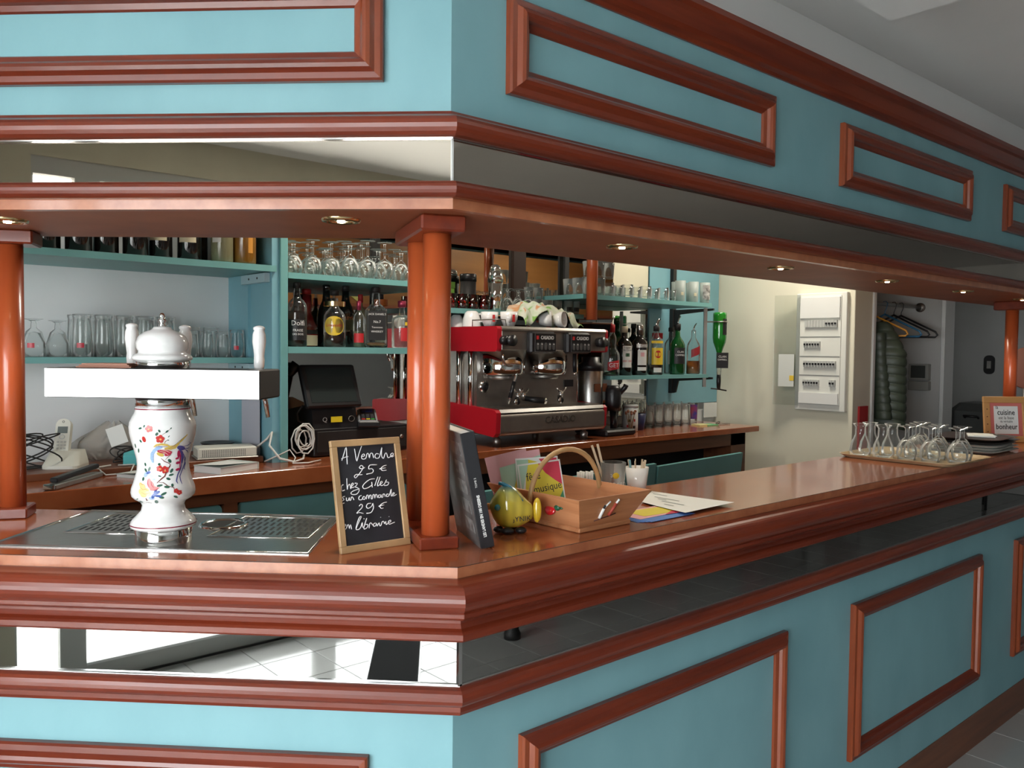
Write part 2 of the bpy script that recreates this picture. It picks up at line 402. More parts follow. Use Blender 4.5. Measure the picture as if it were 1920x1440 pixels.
BACKB = wood('brown_orange_back_board', (0.25, 0.105, 0.030), (0.34, 0.150, 0.044), 0.4, 0, 3.0, 0.1)
canopy = thing('bar_canopy', 'blue panelled canopy above the bar with mahogany mouldings and a bronze mirror strip', 'canopy')
DB = -0.045
both('fascia_board', [(DB,2.0),(DB,2.36),(DB-0.02,2.36),(DB-0.02,2.0)], BLUE, canopy)
both('crown_moulding', [(DB-0.02,2.328),(DB+0.006,2.328),(DB+0.010,2.336),(DB+0.022,2.342),(DB+0.028,2.352),(DB+0.050,2.372),(DB+0.060,2.378),(DB+0.066,2.388),(DB+0.066,2.402),(DB-0.02,2.402)], MAHOG, canopy)
both('upper_rail', [(-0.065,1.966),(-0.030,1.966)] + arc(-0.022, 1.986, 0.021, -80, 70, 7) + [(-0.020,2.008),(-0.040,2.0145),(-0.042,2.020),(-0.065,2.020)], MAHOG, canopy)
both('bronze_mirror_strip', [(-0.045,1.880),(-0.033,1.880),(-0.033,1.970),(-0.045,1.970)], MIRRB, canopy)
both('light_bead', [(-0.033,1.9645),(-0.029,1.9645),(-0.029,1.9665),(-0.033,1.9665)], CHROME, canopy)
MB(T(PRv(0.0137, -0.0335, 0))).box((-0.002,-0.002,1.884), (0.002,0.002,1.966)).obj('silicone_joint', WHITE, canopy)
both('lower_bead', [(-0.045,1.852),(-0.027,1.852)] + arc(-0.016, 1.8675, 0.0155, -80, 80, 7) + [(-0.024,1.884),(-0.045,1.884)], MAHOG, canopy)
both('burl_edge', [(-0.045,1.832),(-0.0265,1.832),(-0.0265,1.8525),(-0.045,1.8525)], BURL, canopy)
ci = (0.1155, 0.450)
MB().prism([(0.0186, 0.045), (XR, 0.045), (XR, 0.450), (0.1864, 0.450)], 1.8325, 1.852).obj('soffit_board', SOFF, canopy)
MB().prism([(0.0186, 0.045), (0.1864, 0.450), PLv(UL, -0.400, 0)[:2], PLv(UL, -0.045, 0)[:2]], 1.8325, 1.852).obj('soffit_board', SOFF, canopy)
MB().box((0.19, 0.430, 1.852), (XR, 0.450, 2.255)).obj('back_board', BACKB, canopy)
run_piece('back_board', [(-0.39,1.852),(-0.39,2.255),(-0.372,2.255),(-0.372,1.852)], BACKB, canopy, 'L', UL, 0.10)
MB().box((0.19, 0.05, 2.23), (XR, 0.43, 2.25)).obj('top_board', BROWNW, canopy)
for x0, x1 in ((0.155, 1.122), (1.502, 2.498), (2.860, 3.85)):
    panel_frame(canopy, 'R', x0, x1, 2.080, 2.272, DB)
panel_frame(canopy, 'L', 0.148, 1.15, 2.076, 2.272, DB)

# twin columns standing on the counter under the canopy
def column_pair(label, tip, ang, ln=0.262):
    """tip = plan point at the outer end of the base block, ang = direction it runs inward"""
    t = thing('bar_column', label, 'column', (tip[0], tip[1], 1.1597), ang)
    MB().box((0, -0.041, 0), (ln, 0.041, 0.026), 0.003).obj('base_block', MAHOG, t)
    MB().box((-0.02, -0.046, 0.640), (ln, 0.046, 0.6728), 0.004).obj('cap_block', MAHOG, t)
    for k, x in enumerate((0.040, ln-0.065)):
        MB().lathe([(0.029, 0.026), (0.029, 0.640)], 32, (x, 0, 0)).obj('shaft', ORANGEW, t)
    return t
b = math.radians(67.5)
column_pair('glossy orange twin wooden column at the bar corner beside the slate', (0.1150*math.cos(b), 0.1150*math.sin(b)), b)
column_pair('orange twin wooden column at the far left of the bar behind the beer tap', (-0.513, 0.990), math.radians(155), 0.24)
ct = thing('bar_column', 'orange wooden column at the far right of the bar beside the framed motto', 'column', (3.64, 0.25, 1.1597), 0)
MB().box((-0.045, -0.045, 0), (0.045, 0.045, 0.026), 0.003).obj('base_block', MAHOG, ct)
MB().box((-0.05, -0.11, 0.630), (0.05, 0.07, 0.6728), 0.004).obj('cap_block', MAHOG, ct)
MB().lathe([(0.029, 0.026), (0.029, 0.630)], 32).obj('shaft', ORANGEW, ct)

# recessed downlights in the soffit
LAMPE = mat('warm_lamp_glow', (1.0, 0.80, 0.52), 0.3, emit=22.0)
for lab, x, y in (('first', 0.655, 0.172), ('second', 1.395, 0.172), ('third', 2.07, 0.150), ('fourth', 2.76, 0.150), ('fifth', 3.46, 0.150)):
    tl = thing('downlight', 'small round recessed spotlight, %s to the right of the corner column' % lab, 'downlight', (x, y, 1.8325), 0, 'spotlights in the canopy soffit')
    MB().lathe([(0.026, 0.002), (0.026, -0.002), (0.030, -0.006), (0.039, -0.005), (0.041, 0.0), (0.041, 0.002)], 28, cap=False).obj('ring', GOLD, tl)
    MB().lathe([(0.026, 0.001), (0.018, -0.0015), (0.008, -0.0035), (0.0001, -0.004)], 20, cap=False).obj('reflector', CHROME, tl)
    MB().lathe([(0.0085, -0.004), (0.0075, -0.007), (0.0001, -0.008)], 14, cap=False).obj('bulb', LAMPE, tl)
for lab, u in (('left of the corner column', 0.262), ('far left near the left column', 0.985)):
    px, py, _ = PLv(u, -0.155, 0)
    tl = thing('downlight', 'small round recessed spotlight over the beer tap side, ' + lab, 'downlight', (px, py, 1.8325), 0, 'spotlights in the canopy soffit')
    MB().lathe([(0.026, 0.002), (0.026, -0.002), (0.030, -0.006), (0.039, -0.005), (0.041, 0.0), (0.041, 0.002)], 28, cap=False).obj('ring', GOLD, tl)
    MB().lathe([(0.026, 0.001), (0.018, -0.0015), (0.008, -0.0035), (0.0001, -0.004)], 20, cap=False).obj('reflector', CHROME, tl)
    MB().lathe([(0.0085, -0.004), (0.0075, -0.007), (0.0001, -0.008)], 14, cap=False).obj('bulb', LAMPE, tl)
for o in [o for o in bpy.data.objects if o.name.startswith('downlight')]:
    l = bpy.data.lights.new('downlight_lamp', 'SPOT'); l.energy = 5.0; l.color = (1.0, 0.78, 0.52); l.spot_size = math.radians(75); l.spot_blend = 0.6; l.shadow_soft_size = 0.012
    lo = bpy.data.objects.new('downlight_lamp', l); COL.objects.link(lo); lo.parent = o; lo.location = (0, 0, -0.012)

# ceiling lamps over the bartender's aisle, behind the canopy
for lab, x, y in (('nearer the coffee machine end wall', 2.95, 1.18), ('nearer the till', 0.75, 1.15)):
    tl = thing('ceiling_lamp', 'flat white ceiling lamp above the aisle behind the bar, ' + lab, 'lamp', (x, y, H), 0)
    MB().box((-0.30, -0.075, -0.030), (0.30, 0.075, -0.0005), 0.006).obj('housing', WHITE, tl)
    MB().box((-0.28, -0.062, -0.036), (0.28, 0.062, -0.0305)).obj('diffuser', mat('lit_diffuser', (1.0, 0.93, 0.80), 0.5, emit=1.5), tl)
    l = bpy.data.lights.new('ceiling_lamp_light', 'AREA'); l.shape = 'RECTANGLE'; l.size = 0.56; l.size_y = 0.12; l.energy = 15.0 if x > 2 else 15.0; l.color = (1.0, 0.91, 0.77)
    lo = bpy.data.objects.new('ceiling_lamp_light', l); COL.objects.link(lo); lo.parent = tl; lo.location = (0, 0, -0.038)
# ---------------------------------------------------------------- back bar
ZB = 1.152
bw = thing('back_worktop', 'thick orange-brown worktop of the back bar left of the coffee machine', 'countertop')
MB().box((-1.35, 1.38, 1.095), (1.02, 1.925, ZB), 0.002).obj('top_board', TOPW, bw)
bw2 = thing('back_worktop', 'thin orange-brown worktop of the back bar under the coffee machine', 'countertop')
MB().box((1.022, 1.38, 1.122), (3.20, 1.925, ZB), 0.002).obj('top_board', TOPW, bw2)
bc = thing('back_bar_cabinet', 'brown framed cabinet with blue doors under the left back worktop', 'cabinet')
MB().box((-1.3, 1.46, 0.0), (1.0, 1.92, 1.094)).obj('body', BROWNW, bc)
MB().box((-1.3, 1.425, 1.050), (1.0, 1.46, 1.0945)).obj('top_rail', BROWNW, bc)
for x0, x1 in ((-1.28, -0.62), (-0.58, 0.128), (0.178, 0.86)):
    def rr(a0, b0, a1, b1, r, n=5):
        p = []
        for cx, cy, s in ((a1-r, b1-r, 0), (a0+r, b1-r, 90), (a0+r, b0+r, 180), (a1-r, b0+r, 270)):
            p += [(cx + r*math.cos(math.radians(s+90*i/n)), cy + r*math.sin(math.radians(s+90*i/n))) for i in range(n+1)]
        return p
    MB().prism(rr(x0, 0.25, x1, 1.048, 0.022), -1.459, -1.44, RX).obj('door', SHELFB, bc)
MB().box((0.130, 1.428, 0.2), (0.176, 1.46, 1.05)).obj('stile', BROWNW, bc)
bc2 = thing('back_bar_cabinet', 'brown cabinet with two tilted blue flap doors under the right back worktop', 'cabinet')
MB().box((1.05, 1.60, 0.0), (3.12, 1.92, 1.12)).obj('body', BLACKM, bc2)
MB().box((1.05, 1.42, 1.052), (3.12, 1.45, 1.1215)).obj('top_rail', BROWNW, bc2)
MB().box((2.985, 1.42, 0.0), (3.125, 1.60, 1.121)).obj('side_panel', BROWNW, bc2)
for x0, x1, dz in ((1.10, 2.24, 0.0), (2.26, 2.975, 0.012)):
    MB().prism([(x0, 0.30), (x1, 0.30), (x1, 1.028), (x0, 1.000+dz)], 0, 0.018, T((0, 1.46, 0)) @ RXm(math.radians(96))).obj('flap_door', SHELFB, bc2)
MB().cyl((2.915, 1.34, 0.985), (2.915, 1.40, 0.985), 0.013).obj('finger_hole', BLACKM, bc2)

# mirror and wall panels behind the shelves
mirr = MB().box((0.42, 1.912, 1.20), (2.85, 1.922, 2.30)).obj('back_mirror', mat('back_mirror_glass', (0.66, 0.65, 0.61), 0.02, 1.0))
tag(mirr, 'large wall mirror behind the middle shelves of the back bar', 'mirror')
tag(MB().box((2.852, 1.905, 1.25), (3.535, 1.925, 2.35), 0.002).obj('blue_back_panel', SIDEB), 'blue painted board on the wall behind the right bottle shelf', 'wall panel')
tag(MB().box((3.395, 1.900, 1.155), (3.53, 1.904, 1.248)).obj('paper_sheet', PAPER), 'white paper sheet pinned low on the wall beside the right worktop end', 'paper')
unit = thing('shelf_unit', 'left blue shelf unit with bottles above and beer glasses below', 'shelves')
MB().box((-1.35, 1.55, 1.836), (0.372, 1.925, 1.858)).obj('shelf_board', SHELFB, unit)
MB().box((-1.35, 1.70, 1.509), (0.358, 1.925, 1.529)).obj('shelf_board', SHELFB, unit)
MB().box((0.360, 1.562, ZB), (0.398, 1.925, 2.50)).obj('side_panel', SIDEB, unit)
MB().box((0.388, 1.550, ZB), (0.416, 1.925, 2.50), 0.001).obj('side_panel', SHELFB, unit)
MB().box((0.350, 1.745, ZB), (0.360, 1.925, 2.40)).obj('side_panel', SIDEB, unit)
for y0, y1, z0, z1 in ((1.575, 1.78, 1.800, 1.833), (1.71, 1.90, 1.478, 1.506)):
    c = MB().box((0.338, y0, z0), (0.359, y1, z1), 0.001).obj('shelf_cleat', mat('pale_blue_paint', (0.40, 0.55, 0.60), 0.5), unit)
    for q in (0.3, 0.65):
        MB().cyl((0.3365, y0+(y1-y0)*q, (z0+z1)/2), (0.340, y0+(y1-y0)*q, (z0+z1)/2), 0.004, n=8).obj('screw', BLACKM, c)
unit2 = thing('shelf_unit', 'middle blue shelves with upturned wine glasses above and spirit bottles below', 'shelves')
MB().box((0.4165, 1.55, 1.817), (1.128, 1.91, 1.838)).obj('shelf_board', SHELFB, unit2)
MB().box((0.4165, 1.55, 1.547), (1.128, 1.91, 1.571)).obj('shelf_board', SHELFB, unit2)
MB().box((0.985, 1.893, 1.548), (1.015, 1.911, 2.4)).obj('standard', BLACKM, unit2)
unit3 = thing('shelf_unit', 'low blue shelf of tumblers above the coffee machine', 'shelves')
MB().box((1.135, 1.70, 1.728), (2.095, 1.91, 1.750)).obj('shelf_board', SHELFB, unit3)
MB().box((1.79, 1.892, 1.728), (1.87, 1.911, 2.4)).obj('standard', mat('dark_brown_post', (0.03, 0.012, 0.007), 0.5), unit3)
unit4 = thing('shelf_unit', 'right blue shelves with small glasses above and liqueur bottles below', 'shelves')
MB().box((1.934, 1.55, 1.818), (2.968, 1.90, 1.840)).obj('shelf_board', SHELFB, unit4)
MB().box((2.135, 1.55, 1.424), (2.945, 1.90, 1.443)).obj('shelf_board', SHELFB, unit4)
MB().box((3.04, 1.880, 1.32), (3.07, 1.904, 2.30)).obj('standard', BLACKM, unit4)
for z in (1.818, 1.424):
    MB().prism([(1.60, z-0.001), (1.88, z-0.001), (1.88, z-0.10), (1.86, z-0.10), (1.84, z-0.03), (1.60, z-0.012)], 0, 0.012, T((3.061, 0, 0)) @ Matrix(((0,0,-1,0),(1,0,0,0),(0,1,0,0),(0,0,0,1))) @ T((0,0,0))).obj('bracket', BLACKM, unit4)
MB().box((2.14, 1.885, 1.443), (2.17, 1.899, 2.4)).obj('standard', BLACKM, unit4)
bcol = tag(MB().lathe([(0.027, 1.716), (0.027, 2.36)], 24, (1.965, 1.522, 0)).obj('back_column', ORANGEW), 'slim orange wooden post hanging between the tumbler shelf and the bottle shelf', 'column')

# ---------------------------------------------------------------- coffee machine
cm = thing('coffee_machine', 'two-group steel espresso machine with red end panels on the back bar', 'coffee machine', (0, 0, 0))
X0, X1, YF, YR = 1.315, 1.955, 1.42, 1.90
def side_shape(z0, z1, r, y0=YF, y1=YR):
    p = []
    for cy, cz, s in ((y1-0.004, z1-0.004, 0), (y0+r, z1-r, 90), (y0+r, z0+r, 180), (y1-0.004, z0+0.004, 270)):
        rr_ = r if cy < 1.6 else 0.004
        p += [(cy + rr_*math.cos(math.radians(s+15*i)), cz + rr_*math.sin(math.radians(s+15*i))) for i in range(7)]
    return p
YZ = Matrix(((0,0,1,0),(1,0,0,0),(0,1,0,0),(0,0,0,1)))       # polygon (y, z) extruded along x
MB().prism(side_shape(1.200, 1.300, 0.02), X0, X1, YZ).obj('drip_tray_body', STEELD, cm)
MB().prism([(YF+0.002, 1.300), (YF+0.012, 1.314), (YF+0.035, 1.318), (1.60, 1.318), (1.60, 1.300)], X0, X1, YZ).obj('tray_rim', STEEL, cm)
MB().box((X0, YF, 1.566), (X1, YR, 1.650), 0.003).obj('upper_body', STEELD, cm)
MB().prism([(YF-0.003, 1.650), (YF-0.003, 1.657), (YF+0.006, 1.668), (YR, 1.668), (YR, 1.650)], X0, X1, YZ).obj('top_rim', STEELD, cm)
MB().box((X0, 1.585, 1.30), (X1-0.02, YR, 1.568)).obj('splash_panel', STEELD, cm)
for a, b2 in ((X0-0.025, X0), (X1, X1+0.016)):
    MB().prism(side_shape(1.560, 1.667, 0.014), a, b2, YZ).obj('red_end_panel', RED, cm)
    MB().prism([(YF+0.004, 1.215), (YF+0.02, 1.198), (1.62, 1.215), (YR, 1.25), (YR, 1.335), (1.60, 1.322), (YF+0.012, 1.312), (YF, 1.302)], a, b2, YZ).obj('red_end_panel', RED, cm)
for x, y in ((X0-0.012, 1.615), (X0-0.012, 1.70), (X1-0.012, 1.60)):
    MB().cyl((x, y, 1.30), (x, y, 1.57), 0.011).obj('chrome_pillar', CHROME, cm)
for xc in (1.432, 1.690):
    g = MB().lathe([(0.070, 1.452), (0.097, 1.458), (0.101, 1.47), (0.108, 1.567)], 32, (xc, 1.555, 0)).obj('group_head', CHROME, cm)
    MB().lathe([(0.060, 1.436), (0.068, 1.453)], 24, (xc, 1.555, 0)).obj('filter_ring', STEELD, g)
WTXT = mat('white_print', (0.75, 0.75, 0.73), 0.5)
RTXT = mat('red_print', (0.55, 0.03, 0.03), 0.5)
for xa in (1.456, 1.676):
    kp = MB().box((xa, 1.392, 1.553), (xa+0.152, 1.425, 1.648), 0.008).obj('key_pad', BLACK, cm)
    MB().box((xa+0.022, 1.3905, 1.560), (xa+0.148, 1.3922, 1.641)).obj('pad_border', STEEL, kp)
    MB().box((xa+0.0245, 1.3895, 1.5625), (xa+0.1455, 1.3908, 1.6385)).obj('pad_face', BLACK, kp)
    text('brand_lettering', 'CASADIO', 0.0215, WTXT, kp, T((xa+0.094, 1.3892, 1.6215)) @ RX, bold=0.0004, sx=0.84)
    MB().box((xa+0.030, 1.3888, 1.614), (xa+0.043, 1.3896, 1.630), 0.0).obj('brand_mark', RTXT, kp)
    for i in range(5):
        xb = xa+0.038+i*0.0235
        bt = MB().prism([(xb+0.0085*math.cos(PI*q/6), (1.5925 if q <= 6 else 1.5775)+0.0085*math.sin(PI*q/6)) for q in range(13)][:12], -1.3897, -1.3885, RX).obj('button', mat('grey_button', (0.10, 0.10, 0.10), 0.4), kp)
        MB().box((xb-0.003, 1.3878, 1.592), (xb+0.003, 1.3886, 1.596)).obj('button_icon', WTXT, bt) if i != 2 else None
for xk in (1.350, 1.905):
    kn = MB().cyl((xk, 1.385, 1.607), (xk, 1.425, 1.607), 0.024, 0.022, 20).obj('steam_knob', BLACK, cm)
    MB().cyl((xk-0.03 if xk < 1.5 else xk+0.035, 1.398, 1.607), (xk-0.03 if xk < 1.5 else xk+0.035, 1.425, 1.607), 0.019, 0.019, 16).obj('knob_base', BLACK, kn)
MB().tube([(1.357,1.46,1.575),(1.357,1.46,1.53),(1.366,1.46,1.508),(1.385,1.46,1.500),(1.425,1.46,1.498),(1.437,1.46,1.485),(1.432,1.46,1.455),(1.415,1.462,1.40),(1.395,1.464,1.335)], 0.0058, 10).obj('steam_wand', CHROME, cm)
MB().tube([(1.424,1.461,1.43),(1.402,1.463,1.36)], 0.0095, 10).obj('wand_grip', BLACK, cm)
MB().tube([(1.80,1.47,1.57),(1.80,1.47,1.50),(1.803,1.47,1.47)], 0.009, 10).obj('water_spout', BLACK, cm)
MB().cyl((1.803,1.47,1.47),(1.803,1.47,1.45), 0.008).obj('spout_tip', CHROME, cm)
bd = MB().cyl((1.355,1.578,1.405),(1.355,1.586,1.405), 0.026, n=24).obj('round_badge', CHROME, cm)
MB().cyl((1.355,1.5765,1.405),(1.355,1.579,1.405), 0.020, n=24).obj('badge_centre', BLACK, bd)
MB().box((1.845,1.580,1.395),(1.905,1.586,1.428)).obj('name_plate', BLACK, cm)
for xa, xs in ((1.435, 0.03), (1.60, -0.03), (1.70, 0.03)):
    pf = MB().cyl((xa, 1.455, 1.342), (xa+xs*2.2, 1.53, 1.352), 0.014, 0.011, 14).obj('filter_handle', BLACK, cm)
    MB().cyl((xa, 1.4535, 1.342), (xa, 1.456, 1.342), 0.0145, n=14).obj('handle_cap', CHROME, pf)
    MB().tube([(xa+xs*2.2-0.028, 1.52, 1.396), (xa+xs*2.2-0.016, 1.52, 1.380), (xa+xs*2.2, 1.52, 1.375), (xa+xs*2.2+0.016, 1.52, 1.380), (xa+xs*2.2+0.028, 1.52, 1.396)], 0.005, 8).obj('spout_fork', CHROME, pf)
    MB().cyl((xa+xs*2.2, 1.525, 1.345), (xa+xs*2.2, 1.52, 1.378), 0.010, n=10).obj('spout_stem', CHROME, pf)
text('embossed_lettering', 'CASADIO', 0.042, mat('embossed_steel', (0.20, 0.19, 0.18), 0.4, 1.0), cm, T((1.665, YF-0.0005, 1.258)) @ RX, extrude=0.0012, bold=0.0008, sx=1.05)
for x, y in ((1.36, 1.50), (1.90, 1.50), (1.36, 1.84), (1.90, 1.84)):
    MB().lathe([(0.018, ZB), (0.018, ZB+0.03), (0.010, ZB+0.035), (0.010, 1.205)], 14, (x, y, 0)).obj('foot', STEELD, cm)
MB().tube([(1.30,1.60,1.668),(1.30,1.60,1.695),(1.30,1.45,1.695),(1.315,1.435,1.695),(1.345,1.432,1.695),(1.35,1.432,1.668)], 0.0025, 6).obj('cup_rail', STEELD, cm)

# cups on top of the machine
cupm = [(0.018, 0), (0.022, 0.002), (0.033, 0.030), (0.036, 0.058), (0.034, 0.058), (0.031, 0.030), (0.0001, 0.006)]
def cup(label, loc, up=True, rz=0.0, sc=1.0, mark=True, tilt=0.0):
    t = thing('coffee_cup', label, 'cup', loc, rz, 'white cups on the coffee machine')
    pr = [(r, z) for r, z in cupm] if up else [(r, 0.058-z) for r, z in cupm][::-1]
    if not up: pr = [(0.036, 0), (0.033, 0.028), (0.026, 0.050), (0.018, 0.058), (0.0001, 0.058)]
    b_ = MB().lathe(pr, 24, cap=False).obj('body', PORC, t)
    MB().tube([(0.031,0,0.046),(0.046,0,0.046),(0.052,0,0.034),(0.046,0,0.020),(0.030,0,0.018)], 0.004, 8).obj('handle', PORC, t)
    if mark:
        a = math.radians(-100) - rz
        MB(RZ(a)).box((0.0325, -0.005, 0.018), (0.0362, 0.005, 0.046)).obj('red_mark', RTXT, t)
    t.scale = (sc, sc, sc)
    if tilt: t.rotation_euler = (tilt, 0, rz)
    return t
cup('upturned white cup with a side handle, leftmost on the coffee machine', (1.335, 1.76, 1.668), False, 2.0, 0.95, False)
cup('tall stacked white cup standing on another on the coffee machine', (1.337, 1.652, 1.668), False, -1.2, 1.2, False)
cup('white cup with red mark behind the wire rail on the coffee machine', (1.365, 1.563, 1.668), True, 0.3, 1.1)
cup('white cup with red mark left of the folded towel', (1.426, 1.503, 1.668), True, -2.2, 1.12)
cup('white cup lying under the green towel, nearer the rail', (1.60, 1.50, 1.704), True, 0.8, 1.0, False, 1.5)
cup('white cup lying under the green towel, nearer the middle', (1.675, 1.49, 1.704), True, 0.4, 1.0, False, 1.5)
def towel_fn(u, v):
    x = 1.480 + 0.37*u; y = 1.455 + 0.22*v
    prof = [0.050, 0.100, 0.110, 0.095, 0.105, 0.092, 0.080, 0.066, 0.020]
    k = u*8; i = min(7, int(k)); h = prof[i] + (prof[i+1]-prof[i])*(k-i)
    z = 1.671 + h*(0.35+0.65*math.sin(PI*min(1, 0.18+0.75*v))) + 0.008*math.sin(23*u+9*v) + 0.006*math.sin(41*u-13*v)
    if v < 0.12 : z -= 0.03*(0.12-v)/0.12*(1+math.sin(17*u))
    return (x + 0.01*math.sin(19*v), y + 0.012*math.sin(15*u), max(1.670, z))
def leaf_mat(name):
    m, nt, b_ = new_mat(name)
    tc = nt.nodes.new('ShaderNodeTexCoord'); nz = nt.nodes.new('ShaderNodeTexNoise'); nz.inputs['Scale'].default_value = 13; nz.inputs['Detail'].default_value = 2; nz.inputs['Distortion'].default_value = 1.2
    rp = nt.nodes.new('ShaderNodeValToRGB'); e = rp.color_ramp.elements
    e[0].position = 0.40; e[0].color = (0.22, 0.42, 0.10, 1); e[1].position = 0.47; e[1].color = (0.55, 0.62, 0.46, 1)
    q = e.new(0.60); q.color = (0.66, 0.68, 0.58, 1); q = e.new(0.66); q.color = (0.60, 0.30, 0.14, 1)
    nt.links.new(tc.outputs['Object'], nz.inputs['Vector']); nt.links.new(nz.outputs['Fac'], rp.inputs[0]); nt.links.new(rp.outputs[0], b_.inputs['Base Color'])
    b_.inputs['Roughness'].default_value = 0.9
    return m
tw = MB().grid(towel_fn, 60, 26).obj('tea_towel', leaf_mat('green_printed_cotton'))
sd = tw.modifiers.new('thick', 'SOLIDIFY'); sd.thickness = 0.0025
tag(tw, 'crumpled white and green printed tea towel on top of the coffee machine', 'towel')

# grinder
gr = thing('coffee_grinder', 'steel coffee grinder with dark hopper right of the coffee machine', 'grinder', (2.045, 1.60, ZB))
MB().box((-0.02, -0.13, 0), (0.20, 0.09, 0.030), 0.008).obj('base', BLACK, gr)
MB().lathe([(0.060, 0.03), (0.062, 0.10), (0.062, 0.315), (0.058, 0.322)], 28).obj('body', STEEL, gr)
MB().box((-0.035, -0.0645, 0.215), (0.005, -0.058, 0.255)).obj('brown_label', BROWNW, gr)
MB().box((0.030, -0.0575, 0.215), (0.058, -0.030, 0.255)).obj('brown_label', BROWNW, gr)
MB().lathe([(0.065, 0.318), (0.065, 0.348), (0.045, 0.360), (0.045, 0.385)], 28).obj('collar', BLACK, gr)
HOP = glass_mat('smoked_brown_plastic', (0.16, 0.075, 0.035), 0.25, 0.04)
MB().lathe([(0.045, 0.385), (0.090, 0.490), (0.095, 0.545)], 4, (0, 0, 0), RZ(PI/4), False, False).obj('hopper', HOP, gr)
MB().box((-0.070, -0.070, 0.545), (0.070, 0.070, 0.553), 0.002).obj('hopper_lid', mat('brown_plastic', (0.10, 0.045, 0.02), 0.3), gr)
MB().lathe([(0.036, 0.12), (0.040, 0.15), (0.040, 0.225), (0.030, 0.245)], 20, (0.085, -0.075, 0)).obj('doser', BLACK, gr)
MB().tube([(0.105,-0.09,0.20),(0.125,-0.115,0.235),(0.13,-0.12,0.25)], 0.013, 10).obj('doser_lever', BLACK, gr)
MB().tube([(0.085,-0.075,0.12),(0.075,-0.09,0.07),(0.07,-0.095,0.035)], 0.018, 10).obj('fork', BLACK, gr)

# ---------------------------------------------------------------- cash register, card terminal
cd = thing('cash_drawer', 'flat black cash drawer under the till screen', 'cash drawer', (0.545, 1.60, ZB))
MB().box((0, 0, 0.004), (0.425, 0.31, 0.108), 0.003).obj('case', BLACK, cd)
MB().box((0.012, -0.004, 0.018), (0.413, 0.002, 0.098), 0.002).obj('drawer_front', BLACKM, cd)
MB().cyl((0.39, -0.006, 0.06), (0.39, 0.0, 0.06), 0.008).obj('lock', STEELD, cd)
rg = thing('till', 'black touch screen till with tilted dark display on the cash drawer', 'till', (0.545, 1.60, ZB+0.108))
MB().prism([(0.005, 0.0), (0.30, 0.0), (0.30, 0.05), (0.06, 0.09), (0.02, 0.075)], 0.0, 0.19, YZ).obj('base', BLACK, rg)
MS = T((-0.035, -0.02, 0.085)) @ RXm(math.radians(-24))
MB(MS).box((0, 0, 0), (0.235, 0.028, 0.175), 0.006).obj('screen_case', BLACK, rg)
MB(MS).box((0.02, -0.0012, 0.018), (0.215, 0.001, 0.157)).obj('display', mat('dark_display_glass', (0.020, 0.026, 0.026), 0.12), rg)
MB().tube([(-0.03,0.03,0.09),(-0.045,0.05,0.06),(-0.035,0.06,0.03),(-0.01,0.05,0.02)], 0.004, 8).obj('side_cable', BLACK, rg)
MB().cyl((-0.03, 0.08, 0.245), (-0.06, 0.09, 0.205), 0.022, 0.018).obj('customer_display', BLACK, rg)
yl = MB(T((0.095, -0.0005, 0.034)) ).box((-0.024, -0.0012, -0.011), (0.024, 0.0005, 0.011)).obj('yellow_sticker', mat('yellow_sticker_print', (0.75, 0.58, 0.02), 0.5), rg)
text('badge', 'Q', 0.026, mat('grey_print', (0.30, 0.30, 0.30), 0.5), rg, T((0.045, -0.001, 0.034)) @ RX)
MB().tube([(0.160+0.013*math.cos(a*PI/6), -0.001, 0.034+0.011*math.sin(a*PI/6)) for a in range(12)], 0.001, 6, True).obj('key_switch', STEELD, rg)
ct = thing('card_terminal', 'black and grey card payment terminal with coloured keys beside the till', 'card terminal', (0.80, 1.64, ZB+0.108), math.radians(-28))
MB().box((-0.04, -0.085, 0), (0.045, 0.085, 0.022), 0.004).obj('cradle', BLACK, ct)
MT = T((0, 0, 0.036)) @ RXm(math.radians(13))
MB(MT).box((-0.038, -0.085, -0.012), (0.038, 0.085, 0.006), 0.005).obj('case', mat('silver_grey_plastic', (0.30, 0.31, 0.33), 0.4), ct)
fc = MB(MT).box((-0.030, -0.075, 0.005), (0.030, 0.078, 0.0085), 0.002).obj('key_face', BLACK, ct)
MB(MT).box((-0.022, 0.030, 0.0085), (0.022, 0.066, 0.0092)).obj('screen', mat('blue_lcd', (0.02, 0.03, 0.16), 0.2), fc)
for c_, q in (((0.5, 0.03, 0.02), -1), ((0.6, 0.5, 0.03), 0), ((0.05, 0.35, 0.06), 1)):
    MB(MT).box((q*0.018-0.007, -0.070, 0.0085), (q*0.018+0.007, -0.060, 0.0105)).obj('key', mat('key_%d' % (q+1), c_, 0.4), fc)
for i in range(3):
    for j in range(3):
        MB(MT).box((i*0.018-0.024, -0.048+j*0.018, 0.0085), (i*0.018-0.012, -0.038+j*0.018, 0.0100)).obj('key', mat('dark_key', (0.06, 0.06, 0.065), 0.4), fc)

# ---------------------------------------------------------------- things on the front counter
ZC = 1.1602
